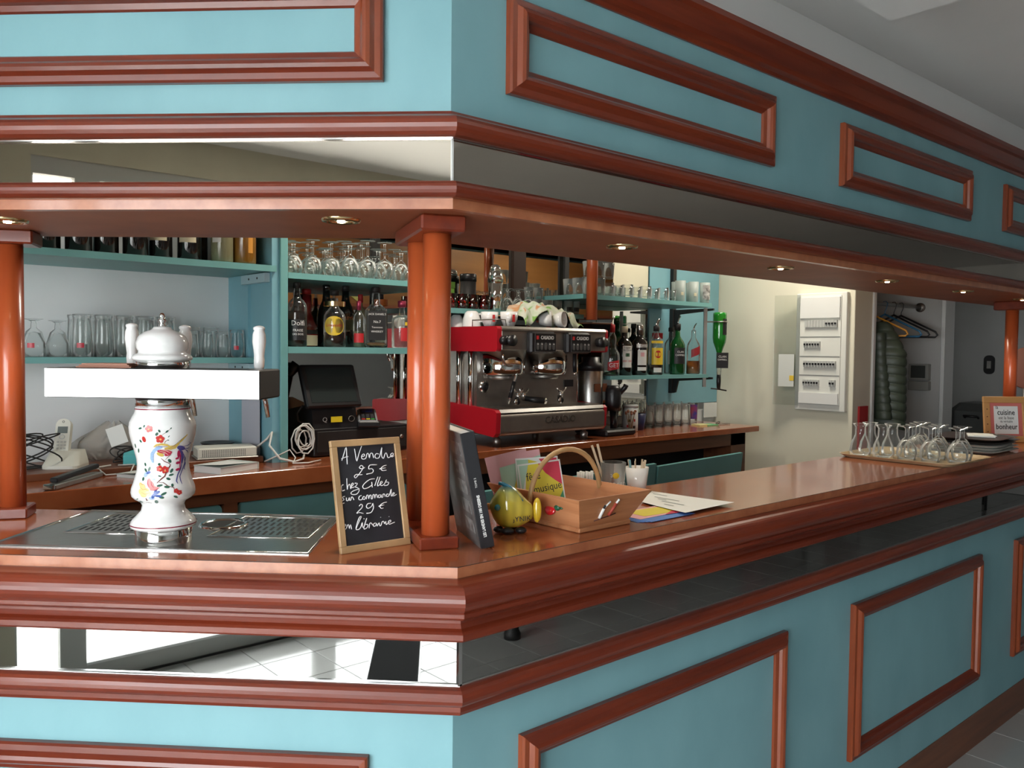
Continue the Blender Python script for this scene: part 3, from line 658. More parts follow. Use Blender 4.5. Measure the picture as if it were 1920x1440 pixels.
# drip tray (stainless sheet let into the short run)
LM = T((0, 0, 0)) @ RZ(PI*0.75)          # local x = along the short run (away from the corner), local -y = inward
def LP(u, inn, z): return PLv(u, -inn, z)
dt = thing('drip_tray', 'stainless steel drip tray with slotted grids let into the counter', 'drip tray')
U0, U1, I0, I1 = 0.292, 0.955, 0.036, 0.405
def lq(pts, z0, z1):
    mb = MB(); mb.prism(pts, z0, z1); mb.v = [LP(x, y, z) for x, y, z in mb.v]; return mb
lq([(U0, I0), (U1, I0), (U1, I1), (U0+0.04, I1)], ZC-0.0003, ZC+0.0012).obj('sheet', STEEL, dt)
def rim(path, r):
    return MB().tube([LP(x, y, ZC+0.0015) for x, y in path], r, 8, True)
rim([(U0+0.003, I0+0.003), (U1-0.003, I0+0.003), (U1-0.003, I1-0.003), (U0+0.042, I1-0.003)], 0.003).obj('raised_rim', CHROME, dt)
SLOT = mat('dark_slot', (0.010, 0.011, 0.012), 0.6)
for a0, a1 in ((0.335, 0.555), (0.665, 0.875)):
    rim([(a0, 0.165), (a1, 0.165), (a1, 0.375), (a0+0.015, 0.375)], 0.0022).obj('grid_rim', CHROME, dt)
    n_ = 13
    for r_ in range(4):
        for i in range(n_):
            u = a0 + 0.018 + (a1-a0-0.034)*i/(n_-1); y = 0.195 + r_*0.045
            lq([(u-0.0045, y), (u+0.0015, y), (u+0.0045, y+0.034), (u-0.0015, y+0.034)], ZC+0.0009, ZC+0.0016).obj('slot', SLOT, dt)
cx, cy, _ = LP(0.570, 0.285, 0)
MB().lathe([(0.046, 0.001), (0.050, 0.006), (0.053, 0.004), (0.055, 0.001)], 28, (cx, cy, ZC), cap=False).obj('sink_ring', CHROME, dt)
MB().lathe([(0.0001, 0.0018), (0.046, 0.0018)], 28, (cx, cy, ZC), cap=False).obj('sink_well', SLOT, dt)

# beer tap: porcelain vase column with a lit box across it
TC = Vector((-0.361, 0.524, 0))
tap = thing('beer_tap', 'white porcelain beer tap with painted bird and glowing white sign box', 'beer tap', (TC.x, TC.y, ZC), PI*0.75)
def zz(py): return 1.565 - (py-650.0)/896.0 - ZC
MB().lathe([(0.055, 0), (0.056, 0.002), (0.056, 0.036), (0.052, 0.038)], 40).obj('chrome_base', CHROME, tap)
VP = [(1.0,54),(1001,57),(995,58.5),(986,54),(978,46.5),(968,38.5),(957,36.7),(950,40),(944,50),(938,55),(930,56.3),(922,55),(913,52),(900,48.3),(887,45.5),(875,44.8),(863,46),(845,50),(827,54.8),(812,57.8),(800,58.6),(790,57.3),(780,53),(772,49),(766,47.2),(760,48)]
VP = [(r/896.0, zz(py) + 0.021*max(0.0, py-760)/240) for py, r in VP[1:]]
VP = [(0.052, VP[0][1]-0.004)] + VP
vase = MB().lathe(VP, 56).obj('porcelain_vase', PORC, tap)
CRIM = mat('crimson_line', (0.22, 0.015, 0.04), 0.2)
MB().lathe([(58.9/896, zz(993.5)+0.0205), (58.9/896, zz(995.5)+0.0205)], 56, cap=False).obj('red_line', CRIM, vase)
MB().lathe([(48.6/896, zz(762)), (48.6/896, zz(764))], 56, cap=False).obj('red_line', CRIM, vase)
MB().lathe([(0.0525, zz(760)), (0.0525, zz(738))], 40).obj('chrome_ring', CHROME, tap)
# sign box, local x along the run
bx = MB().box((-0.231, -0.050, 0.302), (0.212, 0.066, 0.3615), 0.003).obj('sign_box', BLACK, tap)
MB().box((-0.2295, 0.0658, 0.3035), (0.2105, 0.0675, 0.360)).obj('lit_front', mat('lit_white_sign', (1.0, 1.0, 1.0), 0.4, emit=1.6), bx)
MB().lathe([(0.0525, 0.3615), (0.0525, 0.378)], 40).obj('chrome_ring', CHROME, tap)
lid = MB().lathe([(0.050, 0.376), (0.058, 0.379), (0.059, 0.384), (0.055, 0.389), (0.047, 0.392), (0.046, 0.396), (0.050, 0.403), (0.0505, 0.414), (0.046, 0.426), (0.036, 0.435), (0.022, 0.440), (0.019, 0.4425), (0.017, 0.446), (0.0001, 0.447)], 44).obj('porcelain_lid', PORC, tap)
MB().lathe([(0.0508, 0.3895), (0.0556, 0.3888)], 44, cap=False).obj('dark_line', BLACKM, lid)
MB().lathe([(0.006, 0.446), (0.008, 0.450), (0.0045, 0.453), (0.0085, 0.457), (0.0085, 0.461), (0.005, 0.464), (0.0065, 0.468), (0.0035, 0.474), (0.0001, 0.475)], 20).obj('finial', CHROME, tap)
for x in (0.106, -0.013, -0.176):
    z0 = 0.3615 if x > 0.1 else 0.358
    hp = [(0.0085, 0.018), (0.0105, 0.021), (0.0115, 0.036), (0.0105, 0.046), (0.0120, 0.058), (0.0145, 0.076), (0.0135, 0.092), (0.0105, 0.100), (0.0125, 0.103), (0.0120, 0.107), (0.006, 0.110), (0.0001, 0.111)]
    h = MB().lathe(hp, 24, (x, -0.075, z0-0.016)).obj('tap_handle', PORC, tap)
    MB().lathe([(0.008, 0.0), (0.010, 0.008), (0.0085, 0.018)], 20, (x, -0.075, z0-0.016)).obj('handle_ferrule', CHROME, h)
    MB().cyl((x, -0.075, z0-0.016), (x, -0.045, 0.335), 0.007).obj('handle_stem', CHROME, h)
    MB().tube([(x, -0.05, 0.318), (x-0.004, -0.075, 0.312), (x-0.008, -0.090, 0.290), (x-0.012, -0.094, 0.255)], [0.006, 0.006, 0.0055, 0.0045], 12).obj('spout', CHROME, tap)
# painted decoration of the vase, laid on its surface
_fw = Vector((0.3122, 0.9501, 0.0)); _rt = Vector((_fw.y, -_fw.x, 0))
_ia = RZ(-PI*0.75)
def vr(z):
    for (r0, z0), (r1, z1) in zip(VP, VP[1:]):
        if z0 <= z <= z1: return r0 + (r1-r0)*(z-z0)/(z1-z0)
    return 0.05
def vpt(px, py, lift=0.0005):
    # px, py in the 1120 x 1440 study drawing of the front of the vase
    dep = 1.745 - 0.05; X = (240 + px/8.0 - 307.5)*dep/1559.4; z = 1.565 - (120 + py/8.0)*dep/1559.4 - ZC; r = vr(z) + lift
    X = max(-r*0.97, min(r*0.97, X))
    w = _rt*X - _fw*math.sqrt(r*r - X*X)
    w = _ia @ w
    return (w.x, w.y, z)
def decal(name, col, shapes, lift=0.0005):
    mb = MB()
    for s in shapes:
        if s[0] == 'e':      # ellipse: cx cy rx ry rot
            _, x, y, rx, ry, ro = s; c, q = math.cos(math.radians(ro)), math.sin(math.radians(ro))
            ring = [(x + rx*math.cos(a)*c - ry*math.sin(a)*q, y + rx*math.cos(a)*q + ry*math.sin(a)*c) for a in [2*PI*i/12 for i in range(12)]]
            vs = [vpt(x, y, lift)] + [vpt(*p, lift) for p in ring]
            mb.add(vs, [(0, 1+(i+1) % 12, 1+i) for i in range(12)], True)
        elif s[0] == 's':    # stroke: width, points
            _, wd, pts = s; vs = []
            for i, (x, y) in enumerate(pts):
                a = pts[max(0, i-1)]; b_ = pts[min(len(pts)-1, i+1)]; dx, dy = b_[0]-a[0], b_[1]-a[1]; L = math.hypot(dx, dy) or 1
                w_ = wd*(1 if 0 < i < len(pts)-1 else 0.45)
                vs += [vpt(x - dy/L*w_, y + dx/L*w_, lift), vpt(x + dy/L*w_, y - dx/L*w_, lift)]
            mb.add(vs, [(2*i, 2*i+1, 2*i+3, 2*i+2) for i in range(len(pts)-1)], True)
        elif s[0] == 'f':    # flower of five petals
            _, x, y, r = s; r *= 1.22
            for k in range(5):
                a = 2*PI*k/5 + x; ring = [(x + r*0.62*math.cos(a) + r*0.52*math.cos(t), y + r*0.62*math.sin(a) + r*0.52*math.sin(t)) for t in [2*PI*i/9 for i in range(9)]]
                mb.add([vpt(*p, lift + 0.00003*k) for p in ring], [tuple(range(8, -1, -1))], True)
        if name in ('painted_leaf', 'painted_red_flower', 'painted_blue_petal', 'painted_pale_blue_petal', 'painted_tail_eye'):
            mb.obj(name, mat('glaze_' + name, col, 0.2), vase); mb = MB()
    if mb.v: mb.obj(name, mat('glaze_' + name, col, 0.2), vase)
decal('painted_branch', (0.16, 0.045, 0.035), [('s', 9, [(345,1355),(310,1300),(300,1270)]), ('s', 8, [(300,1350),(380,1360)]), ('s', 9, [(450,1055),(520,990),(560,960),(590,880),(630,820),(640,790)]), ('s', 6, [(510,690),(560,740),(620,770),(640,800)]), ('s', 5, [(480,1045),(540,1050),(600,1100),(680,1130),(700,1170)]), ('s', 5, [(560,470),(570,435),(610,410)]), ('s', 4, [(530,330),(580,300),(650,240)]), ('s', 4, [(570,715),(600,680),(650,640)])])
decal('painted_leaf', (0.035, 0.105, 0.070), [('e',630,735,34,22,60),('e',655,885,36,20,-60),('e',650,945,36,16,-10),('e',610,1000,32,18,25),('e',490,1090,42,16,-10),('e',590,1115,40,18,10),('e',665,1095,24,18,70),('e',545,1210,45,18,-25),('e',515,1262,38,20,15),('e',445,1335,26,32,-20),('e',710,1270,34,15,30),('e',455,320,20,28,30),('e',490,275,14,24,-30),('e',595,285,26,13,-40),('e',650,240,16,8,-50),('e',230,238,24,14,-20),('e',285,205,12,22,20),('e',235,430,26,12,60),('e',485,780,20,20,0),('e',350,850,16,36,20),('e',300,870,14,30,-20),('e',265,1000,14,30,10),('e',295,785,12,28,-10),('e',235,1345,28,10,20),('e',620,360,6,18,40),('e',610,415,14,7,10),('e',160,510,8,36,-10),('e',205,580,10,36,0),('e',490,955,24,9,15),('e',180,1300,20,8,-40)])
decal('painted_red_flower', (0.50, 0.035, 0.030), [('f',350,242,40),('f',500,395,46),('e',280,400,24,46,-15),('f',490,845,36),('f',565,865,42),('f',715,1180,26),('f',762,1210,28)], 0.0007)
decal('painted_flower_heart', (0.75, 0.35, 0.10), [('e',345,250,14,10,0),('e',505,400,18,14,0),('e',500,850,16,10,0),('e',565,880,14,10,0)], 0.0010)
decal('painted_pink_peony', (0.72, 0.28, 0.27), [('e',365,1080,44,70,-25),('e',400,1130,50,30,-20),('e',345,1045,26,60,0),('e',440,1130,36,14,-35)], 0.0006)
decal('painted_peony_fold', (0.50, 0.06, 0.09), [('s',6,[(330,1000),(325,1060),(345,1110)]), ('s',5,[(370,1030),(380,1080),(410,1120)]), ('s',6,[(400,1155),(440,1150),(490,1115)])], 0.0009)
decal('painted_yellow_peony', (0.80, 0.60, 0.28), [('e',255,1110,40,40,0),('e',300,1170,52,48,0),('e',235,1180,34,46,0),('e',330,1200,42,34,0),('e',270,1230,44,32,0),('e',230,1080,24,30,0)], 0.0006)
decal('painted_peony_edge', (0.55, 0.25, 0.08), [('s',3,[(225,1120),(260,1150),(300,1140),(330,1165)]), ('s',3,[(240,1190),(290,1215),(350,1190),(365,1220),(320,1240)]), ('s',3,[(215,1060),(250,1080),(280,1070)])], 0.0009)
decal('painted_blue_petal', (0.055, 0.105, 0.36), [('e',335,905,36,20,-20),('e',440,1200,60,20,-30),('e',470,1240,50,16,5),('e',400,1240,22,40,20),('e',430,1170,34,14,-50)], 0.0006)
decal('painted_pale_blue_petal', (0.38, 0.50, 0.72), [('e',300,935,26,40,20),('e',370,950,40,20,30),('e',380,1270,40,26,0),('e',410,1000,22,14,0)], 0.0005)
decal('painted_bird_neck', (0.30, 0.45, 0.70), [('s',24,[(400,760),(385,690),(390,620),(420,570),(470,535),(530,520)])], 0.0007)
decal('painted_bird_back', (0.60, 0.42, 0.09), [('s',15,[(410,515),(450,485),(520,475),(590,490),(640,515)]), ('e',500,630,54,28,25), ('s',30,[(560,545),(640,535),(700,525),(760,470)]), ('s',14,[(740,490),(800,430),(880,350)])], 0.0008)
decal('painted_bird_wing', (0.42, 0.02, 0.06), [('e',560,590,105,30,8),('e',610,620,58,34,-30)], 0.0010)
decal('painted_wing_bar', (0.80, 0.62, 0.45), [('s',4,[(480,575),(560,600),(610,640)]), ('s',4,[(510,560),(590,580),(640,610)]), ('s',4,[(560,555),(620,565),(655,590)])], 0.0013)
decal('painted_bird_stripe', (0.10, 0.09, 0.20), [('s',4,[(430,520),(480,508),(560,512),(610,505)]), ('s',3,[(600,560),(700,500),(790,420),(870,355)]), ('s',3,[(640,565),(720,510)]), ('s',3,[(450,505),(455,480)]), ('s',3,[(480,500),(485,475)])] + [('s',3,[(378,600+26*k),(412,606+26*k)]) for k in range(6)], 0.0012)
decal('painted_tail_plume', (0.075, 0.075, 0.27), [('e',790,550,60,36,20),('s',18,[(760,560),(800,620),(810,700),(800,790)]), ('s',8,[(800,780),(780,870),(740,950),(720,1040),(740,1080)]), ('s',6,[(820,640),(850,720),(840,800),(800,900),(770,980),(780,1040),(800,1095)]), ('s',6,[(820,560),(870,600),(890,640)]), ('s',5,[(830,530),(890,520),(930,490),(900,470)]), ('s',5,[(830,560),(880,570),(910,565)]), ('s',5,[(830,700),(850,800),(830,880),(850,890)])], 0.0008)
decal('painted_tail_eye', (0.42, 0.02, 0.08), [('e',755,640,20,60,0),('e',735,705,28,16,-20),('e',745,775,32,20,-10),('e',742,875,34,20,-15),('s',9,[(770,600),(780,680),(775,760),(770,860)])], 0.0010)

# slate
sl = thing('slate_board', 'small wood-framed slate with white chalk price lettering beside the corner column', 'slate board', (-0.129, 0.196, ZC), math.radians(-3.6))
SM = RXm(math.radians(-13))
BAMB = mat('bamboo_frame', (0.40, 0.25, 0.12), 0.5, var=0.2, vscale=14)
W_, H_, B_ = 0.158, 0.226, 0.0135
for a, b_, nm in (((0, 0, 0), (W_, 0.010, B_), 'frame_rail'), ((0, 0, H_-B_), (W_, 0.010, H_), 'frame_rail'), ((0, 0, B_), (B_, 0.010, H_-B_), 'frame_stile'), ((W_-B_, 0, B_), (W_, 0.010, H_-B_), 'frame_stile')):
    MB(SM).box(a, b_, 0.001).obj(nm, BAMB, sl)
board = MB(SM).box((B_-0.001, 0.004, B_-0.001), (W_-B_+0.001, 0.008, H_-B_+0.001)).obj('slate_panel', mat('black_slate', (0.016, 0.017, 0.022), 0.55, var=0.3, vscale=20), sl)
MB(SM).box((B_-0.0015, 0.0022, B_-0.0015), (W_-B_+0.0015, 0.0042, B_+0.0008)).obj('inner_edge', mat('pale_bamboo', (0.55, 0.40, 0.24), 0.5), sl)
CHALK = mat('white_chalk', (0.80, 0.80, 0.82), 0.9)
STROKES = "22.2,184.7 28.4,198.5 34.4,211.1 34.2,196.3 33.2,176.5|21.5,188.5 29,190.9 37.4,192|52.7,206.8 53.7,193.4 55.1,181.4 60.9,194.9 69.2,211.4|66.7,190.4 72,190.1 74.1,193.2 71.5,194.9 67.5,191.7 66.8,185.9 71.3,184.3 76.5,186.4 79.3,193.9 81.7,195.7 83.7,192.7 84.2,185 87,193.5 90.3,195.6 92.8,193.2 94,185|106.9,192.4 101.5,193.7 97.8,190 98.3,185.1 103.6,183.9 108.4,187.5 115.5,205.7 113,192.1 113.6,185.2 117.1,183.1 121.1,191.7 124.2,193.5 125.9,189.5 127.3,183.5 133.5,185.1 140.7,189.1 139.6,192.1 135.4,190.9 134.4,187 136.8,184.5 142,186.6|59.3,168.2 63.5,171.8 67.5,169.6 66.5,164.9 59.6,156.8 50.2,148.4 47.1,148.2 46.4,151.6 51.4,154.5 57.1,153.2 64.5,153.1|59.3,168.2 60.7,165.9 66.5,164.9 71.5,167.5|99.8,170.5 83.6,170.9 80.2,163.5 87,163.6 90.2,159.6 87,154.6 73.6,153|121.8,167.8 114.6,166.7 108.6,162.2 111.3,157.6 120.5,157.6|104.8,161.5 119.6,162.5|20.3,136.1 16.7,134.5 15.1,129.1 16.5,124 22.5,125.7|29.1,148.3 28.2,136.5 28,125.7 30.2,132.6 33.9,136 35.1,132.2 35.7,126.6 38.4,132 42.9,135 41.1,137.7 38.3,134.8 38.8,128.6 44.4,130|45.8,137 51.5,135.7 46,129.5 50.9,127.2 53.8,121.4 47.4,114.8 38.1,114.8 34.8,118.2 41.4,122 55.1,125|91.5,142 80.8,141.7 69.9,136.2 62.7,129.2 65.3,124.2 75,125.4 85.2,130.7|83.9,136.1 83.9,125.1|99.3,145.5 89.8,127.7|104.5,145.1 95.6,127.6 101.1,128.7 108.2,133.3 105.9,135.6 102.8,131.8 104.4,126.9 111.6,128.7 118.6,137.8 116.1,133.3 123,132.1 119.6,126.5 111.7,126.4|21,112.9 15.5,111.1 18.7,106.6 13.3,104|24.2,109.8 23.7,104.2 27.8,104 30.3,109.3 30.6,103.6 33.2,104.4 34.7,109 37.5,109.6 40.1,103.5|8.6,97.4 18.4,99.8|58,110.7 52.8,109.3 51.3,103.3 57.5,102.4 60,105.9 62.8,108.5 65.9,105.8 63.3,102.2 59.8,104|68,102.4 69.9,109.7 73.1,109.5 73.3,102.9 76.2,109.2 79.4,109 79,102.4 82,102.5 83.7,109.5 86.9,109.3 87.1,102.6 89.7,109.4 92.6,108.8 93.2,102.7|100.7,108.1 96.3,107.5 95.8,103.2 100.1,103.4 102.4,108 102.7,103 105.7,103.1 106.9,108.6 110.5,108.3 110.9,103.1|120.2,107.5 115.5,107.9 114.3,103.6 118.6,103.4 122.4,107.3 127,117.5 125.2,103.2 129.1,104.8 134,108.3 131.1,109.5 128.8,105.8 130.6,102.8 138.5,105.4|50.2,90 54.3,93.3 57.4,91.2 55.5,85.8 43,76.6 49.3,77.4 58.4,74.3|77.5,93.1 70,92.8 66.2,87.6 69.9,83.5 78.9,87.4 81.2,92.8 81.8,83.3 75.2,74.6 65,74.1|113.4,91.8 105,90.7 96.9,85.7 99.4,80.4 104.2,80.7|94,85.2 106.7,86.7|11.1,52.5 17.1,55 15.3,57.5 11.3,54.3 12.1,46.5 17.7,50 20.7,55.2 23.5,54.9 23.9,47.5 27.3,55.4 28.7,46.1|38.6,46.9 48.6,62.4 52.7,68.4 48.4,67.9 41.7,55.7 38.4,45.1 44.4,44.1 49.5,48.5 53.4,57.3 53.5,47.1 57.5,49.5 64.5,64.5 57.6,50.4 56.1,43.2 63.3,45.7 65.3,51.4 60.3,51.9|67.3,43.5 70.1,52.8 73.7,53.3 75.9,48.8|83.1,52.4 78.7,51 78.1,46.4 82.9,46.8 85.2,52.1 85.7,45.6 91.2,52.1 92.1,45.7 95.2,46.5 98.1,52.7 102.1,53.2 103.2,48.4 106.7,52.7 106.8,46.4 111.6,48.5 118.5,51.5 116.7,54 112.2,51.3 113.7,46.4 121.3,47.5 127.1,48.8|57.8,64.2 58.3,63.2|95.5,62.9 96,61.9|114.9,62.1 115.4,61.1"
LINES = [(0, 6), (6, 10), (10, 17), (17, 23), (23, 27), (27, 99)]
for s_ in STROKES.split('|'):
    pts = [tuple(float(q)/1000 for q in p.split(',')) for p in s_.split()]
    # smooth the stroke
    sm = []
    for i in range(len(pts)-1):
        p0 = pts[max(0, i-1)]; p1 = pts[i]; p2 = pts[i+1]; p3 = pts[min(len(pts)-1, i+2)]
        for t in (0, 0.33, 0.66):
            f0 = -0.5*t + t*t - 0.5*t**3; f1 = 1 - 2.5*t*t + 1.5*t**3; f2 = 0.5*t + 2*t*t - 1.5*t**3; f3 = -0.5*t*t + 0.5*t**3
            sm.append((f0*p0[0]+f1*p1[0]+f2*p2[0]+f3*p3[0], f0*p0[1]+f1*p1[1]+f2*p2[1]+f3*p3[1]))
    sm.append(pts[-1])
    MB(SM).tube([(x, 0.0036, y) for x, y in sm], 0.00095, 5).obj('chalk_stroke', CHALK, board)
MB().prism([(0.013, 0.0), (0.095, 0.0), (0.052, 0.16), (0.049, 0.155)], 0.040, 0.118, Matrix(((0,0,1,0),(1,0,0,0.0),(0,1,0,0),(0,0,0,1)))).obj('rear_prop', BLACKM, sl)

# book leaning on the column
bk = thing('book', 'thick black hardcover book leaning against the corner column', 'book', (0.132, 0.061, ZC), math.radians(-22.5))
BM_ = RYm(math.radians(-11))
BT, BH, BWd = 0.030, 0.243, 0.190
DARKC = mat('black_book_cover', (0.018, 0.018, 0.021), 0.4)
MB(BM_).box((-BT/2, 0, 0), (-BT/2+0.003, BWd, BH)).obj('cover_board', mat('grey_photo_cover', (0.055, 0.055, 0.055), 0.35, col2=(0.16, 0.16, 0.155), vscale=22), bk)
MB(BM_).box((BT/2-0.003, 0, 0), (BT/2, BWd, BH)).obj('cover_board', DARKC, bk)
spn = MB(BM_).box((-BT/2, -0.003, 0), (BT/2, 0.001, BH), 0.001).obj('spine', DARKC, bk)
MB(BM_).box((-BT/2+0.003, 0.002, 0.003), (BT/2-0.003, BWd-0.004, BH-0.003)).obj('pages', PAPER, bk)
text('spine_lettering', 'LES LANDES EN 100 DESSINS', 0.0085, WTXT, spn, BM_ @ T((-0.001, -0.0034, 0.068)) @ RX @ RZ(PI/2), bold=0.0003, sx=0.82)
text('spine_lettering', 'TOME 2', 0.006, WTXT, spn, BM_ @ T((-0.001, -0.0034, 0.138)) @ RX @ RZ(PI/2))
for k in range(5):
    z = 0.03 + k*0.041
    MB(BM_).box((-BT/2-0.0006, 0.02, z), (-BT/2, 0.085, z+0.027)).obj('cover_photo', mat('light_photo_print', (0.30, 0.30, 0.29), 0.3, col2=(0.05, 0.05, 0.05), vscale=60), bk)

# ceramic fish
fish = thing('ceramic_fish', 'glazed yellow ceramic fish money box in front of the basket', 'ornament', (0.272, 0.140, ZC), math.radians(-41))
FM, nt_, b_ = new_mat('yellow_green_glaze')
tc_ = nt_.nodes.new('ShaderNodeTexCoord'); sp_ = nt_.nodes.new('ShaderNodeSeparateXYZ'); wv = nt_.nodes.new('ShaderNodeTexWave'); wv.inputs['Scale'].default_value = 16; wv.inputs['Distortion'].default_value = 1.5
rp_ = nt_.nodes.new('ShaderNodeValToRGB'); e_ = rp_.color_ramp.elements; e_[0].position = 0.0; e_[0].color = (0.66, 0.48, 0.05, 1); e_[1].position = 0.62; e_[1].color = (0.64, 0.50, 0.06, 1)
q_ = e_.new(0.80); q_.color = (0.50, 0.47, 0.10, 1); q_ = e_.new(0.92); q_.color = (0.03, 0.22, 0.28, 1)
mp_ = nt_.nodes.new('ShaderNodeMapRange'); mp_.inputs['From Max'].default_value = 0.115
mx_ = nt_.nodes.new('ShaderNodeMixRGB'); mx_.blend_type = 'MULTIPLY'; mx_.inputs[0].default_value = 0.22
nt_.links.new(tc_.outputs['Object'], sp_.inputs[0]); nt_.links.new(sp_.outputs['Z'], mp_.inputs[0]); nt_.links.new(mp_.outputs[0], rp_.inputs[0])
nt_.links.new(tc_.outputs['Object'], wv.inputs['Vector']); nt_.links.new(rp_.outputs[0], mx_.inputs[1]); nt_.links.new(wv.outputs['Color'], mx_.inputs[2]); nt_.links.new(mx_.outputs[0], b_.inputs['Base Color'])
b_.inputs['Roughness'].default_value = 0.1; b_.inputs['Coat Weight'].default_value = 0.6
fs_ = [(-0.056, 0.058, 0.060, 0.004), (-0.052, 0.046, 0.070, 0.014), (-0.043, 0.022, 0.086, 0.026), (-0.028, 0.010, 0.106, 0.034), (-0.012, 0.008, 0.110, 0.037), (0.006, 0.010, 0.098, 0.035), (0.022, 0.016, 0.080, 0.029), (0.036, 0.026, 0.066, 0.020), (0.043, 0.030, 0.062, 0.014)]
vs_, ff_ = [], []
for x, z0, z1, hw in fs_:
    for k in range(20):
        a = 2*PI*k/20; c_, s_ = math.cos(a), math.sin(a)
        vs_.append((x, hw*(abs(c_)**0.85)*(1 if c_ > 0 else -1), (z0+z1)/2 + (z1-z0)/2*s_))
for i in range(len(fs_)-1):
    for k in range(20): ff_.append((i*20+k, i*20+(k+1) % 20, i*20+20+(k+1) % 20, i*20+20+k))
ff_ += [tuple(range(19, -1, -1)), tuple((len(fs_)-1)*20+k for k in range(20))]
fb = MB().add(vs_, ff_, True).obj('body', FM, fish)
ss = fb.modifiers.new('smooth', 'SUBSURF'); ss.levels = 1; ss.render_levels = 2
YEL = mat('yellow_glaze', (0.66, 0.44, 0.03), 0.1, coat=0.6)
tf = MB().sphere((0.052, -0.002, 0.050), 0.001, 18, 12, (10, 8, 28)).obj('tail_fin', YEL, fish)
MB().sphere((-0.057, -0.002, 0.057), 0.001, 12, 8, (6, 8, 8)).obj('lips', mat('orange_glaze', (0.55, 0.20, 0.03), 0.1, coat=0.6), fish)
MB().sphere((-0.036, -0.030, 0.060), 0.001, 12, 8, (7, 4, 7)).obj('eye', mat('teal_glaze', (0.03, 0.25, 0.24), 0.1, coat=0.6), fish)
MB().tube([(-0.034+0.0065*k, -0.004-0.0018*k, 0.1095-(0.0006*k*k)) for k in range(9)], 0.0042, 8).obj('dorsal_fin', mat('blue_glaze', (0.02, 0.19, 0.30), 0.1, coat=0.6), fish)
for x, y, rx in ((-0.014, -0.026, 16), (0.016, -0.016, 13), (-0.034, -0.010, 12), (-0.006, 0.02, 15)):
    MB().sphere((x, y, 0.0075), 0.001, 14, 8, (rx, 11, 7.5)).obj('pebble_foot', BLACK, fish)
text('name_lettering', 'JYNIK', 0.016, BLACKM, fish, T((0.018, -0.0345, 0.036)) @ RX @ RZ(0.08), bend=0.05)

# wooden trug with flyers
PINE = wood('reddish_pine', (0.34, 0.13, 0.052), (0.52, 0.235, 0.105), 0.45, 0, 9.0, 0.1)
PINEY = wood('reddish_pine_side', (0.36, 0.14, 0.056), (0.56, 0.26, 0.12), 0.45, 1, 9.0, 0.1)
bs = thing('wooden_basket', 'small flared wooden trug basket with a hoop handle and painted pepper', 'basket')
bb = [(0.378, 0.039), (0.543, 0.039), (0.543, 0.292), (0.378, 0.292)]; rb = [(0.345, 0.009), (0.589, 0.009), (0.589, 0.325), (0.345, 0.325)]
z0_, z1_ = ZC+0.010, 1.240
for k in range(4):
    a, b_, c_, d_ = bb[k], bb[(k+1) % 4], rb[(k+1) % 4], rb[k]
    mx, my = 0.4605, 0.1655
    def inn(p, t=0.007):
        return (p[0] + (t if p[0] < mx else -t), p[1] + (t if p[1] < my else -t))
    o_ = [(a[0],a[1],z0_),(b_[0],b_[1],z0_),(c_[0],c_[1],z1_),(d_[0],d_[1],z1_)]
    i_ = [(*inn(a),z0_),(*inn(b_),z0_),(*inn(c_),z1_),(*inn(d_),z1_)]
    MB().add(o_ + i_, [(0,1,2,3),(7,6,5,4),(3,2,6,7),(1,0,4,5),(0,3,7,4),(2,1,5,6)]).obj('side_board', PINE if k % 2 == 0 else PINEY, bs)
MB().box((0.374, 0.035, ZC), (0.547, 0.296, ZC+0.011), 0.002).obj('bottom_board', PINE, bs)
MB().tube([(0.4605 + 0.118*math.cos(PI*k/18), 0.165, 1.205 + 0.125*max(0, math.sin(PI*k/18))**0.9) for k in range(19)], 0.0062, 10).obj('hoop_handle', mat('pale_cane', (0.45, 0.27, 0.12), 0.35), bs)
pep = MB(T((0.3605, 0.115, 1.204)) @ RYm(math.radians(22.0))).sphere((0, 0, 0), 0.001, 16, 10, (5, 17, 13)).obj('painted_pepper', mat('glossy_red_paint', (0.55, 0.012, 0.02), 0.12, coat=0.5), bs)
MB(T((0.3575, 0.090, 1.212))).sphere((0, 0, 0), 0.001, 10, 6, (4, 9, 7)).sphere((0, -0.012, 0.001), 0.001, 8, 6, (3, 7, 3)).obj('pepper_stalk', mat('dark_green_paint', (0.02, 0.10, 0.05), 0.3), pep)
def onfront(x, z, lift=0.0008): return (x, 0.039 - (z - z0_)/(z1_-z0_)*0.030 - lift, z)
WH, RDP = mat('white_paint', (0.75, 0.75, 0.72), 0.5), mat('brick_red_paint', (0.35, 0.05, 0.03), 0.5)
def stroke_on(name, pts, r, m): MB().tube([onfront(*p) for p in pts], r, 6).obj(name, m, bs)
stroke_on('painted_figure', [(0.432,1.189),(0.434,1.200),(0.436,1.212)], 0.0042, WH)
stroke_on('painted_figure', [(0.436,1.212),(0.445,1.220),(0.452,1.227)], 0.0022, WH)
stroke_on('painted_figure', [(0.436,1.212),(0.438,1.219)], 0.0030, BLACKM)
stroke_on('painted_figure', [(0.460,1.192),(0.468,1.205),(0.474,1.220)], 0.0042, RDP)
stroke_on('painted_figure', [(0.474,1.220),(0.480,1.229)], 0.0030, WH)
stroke_on('painted_ground', [(0.418,1.184),(0.440,1.187),(0.470,1.191),(0.484,1.194)], 0.0016, mat('dark_brown_paint', (0.10, 0.03, 0.02), 0.6))

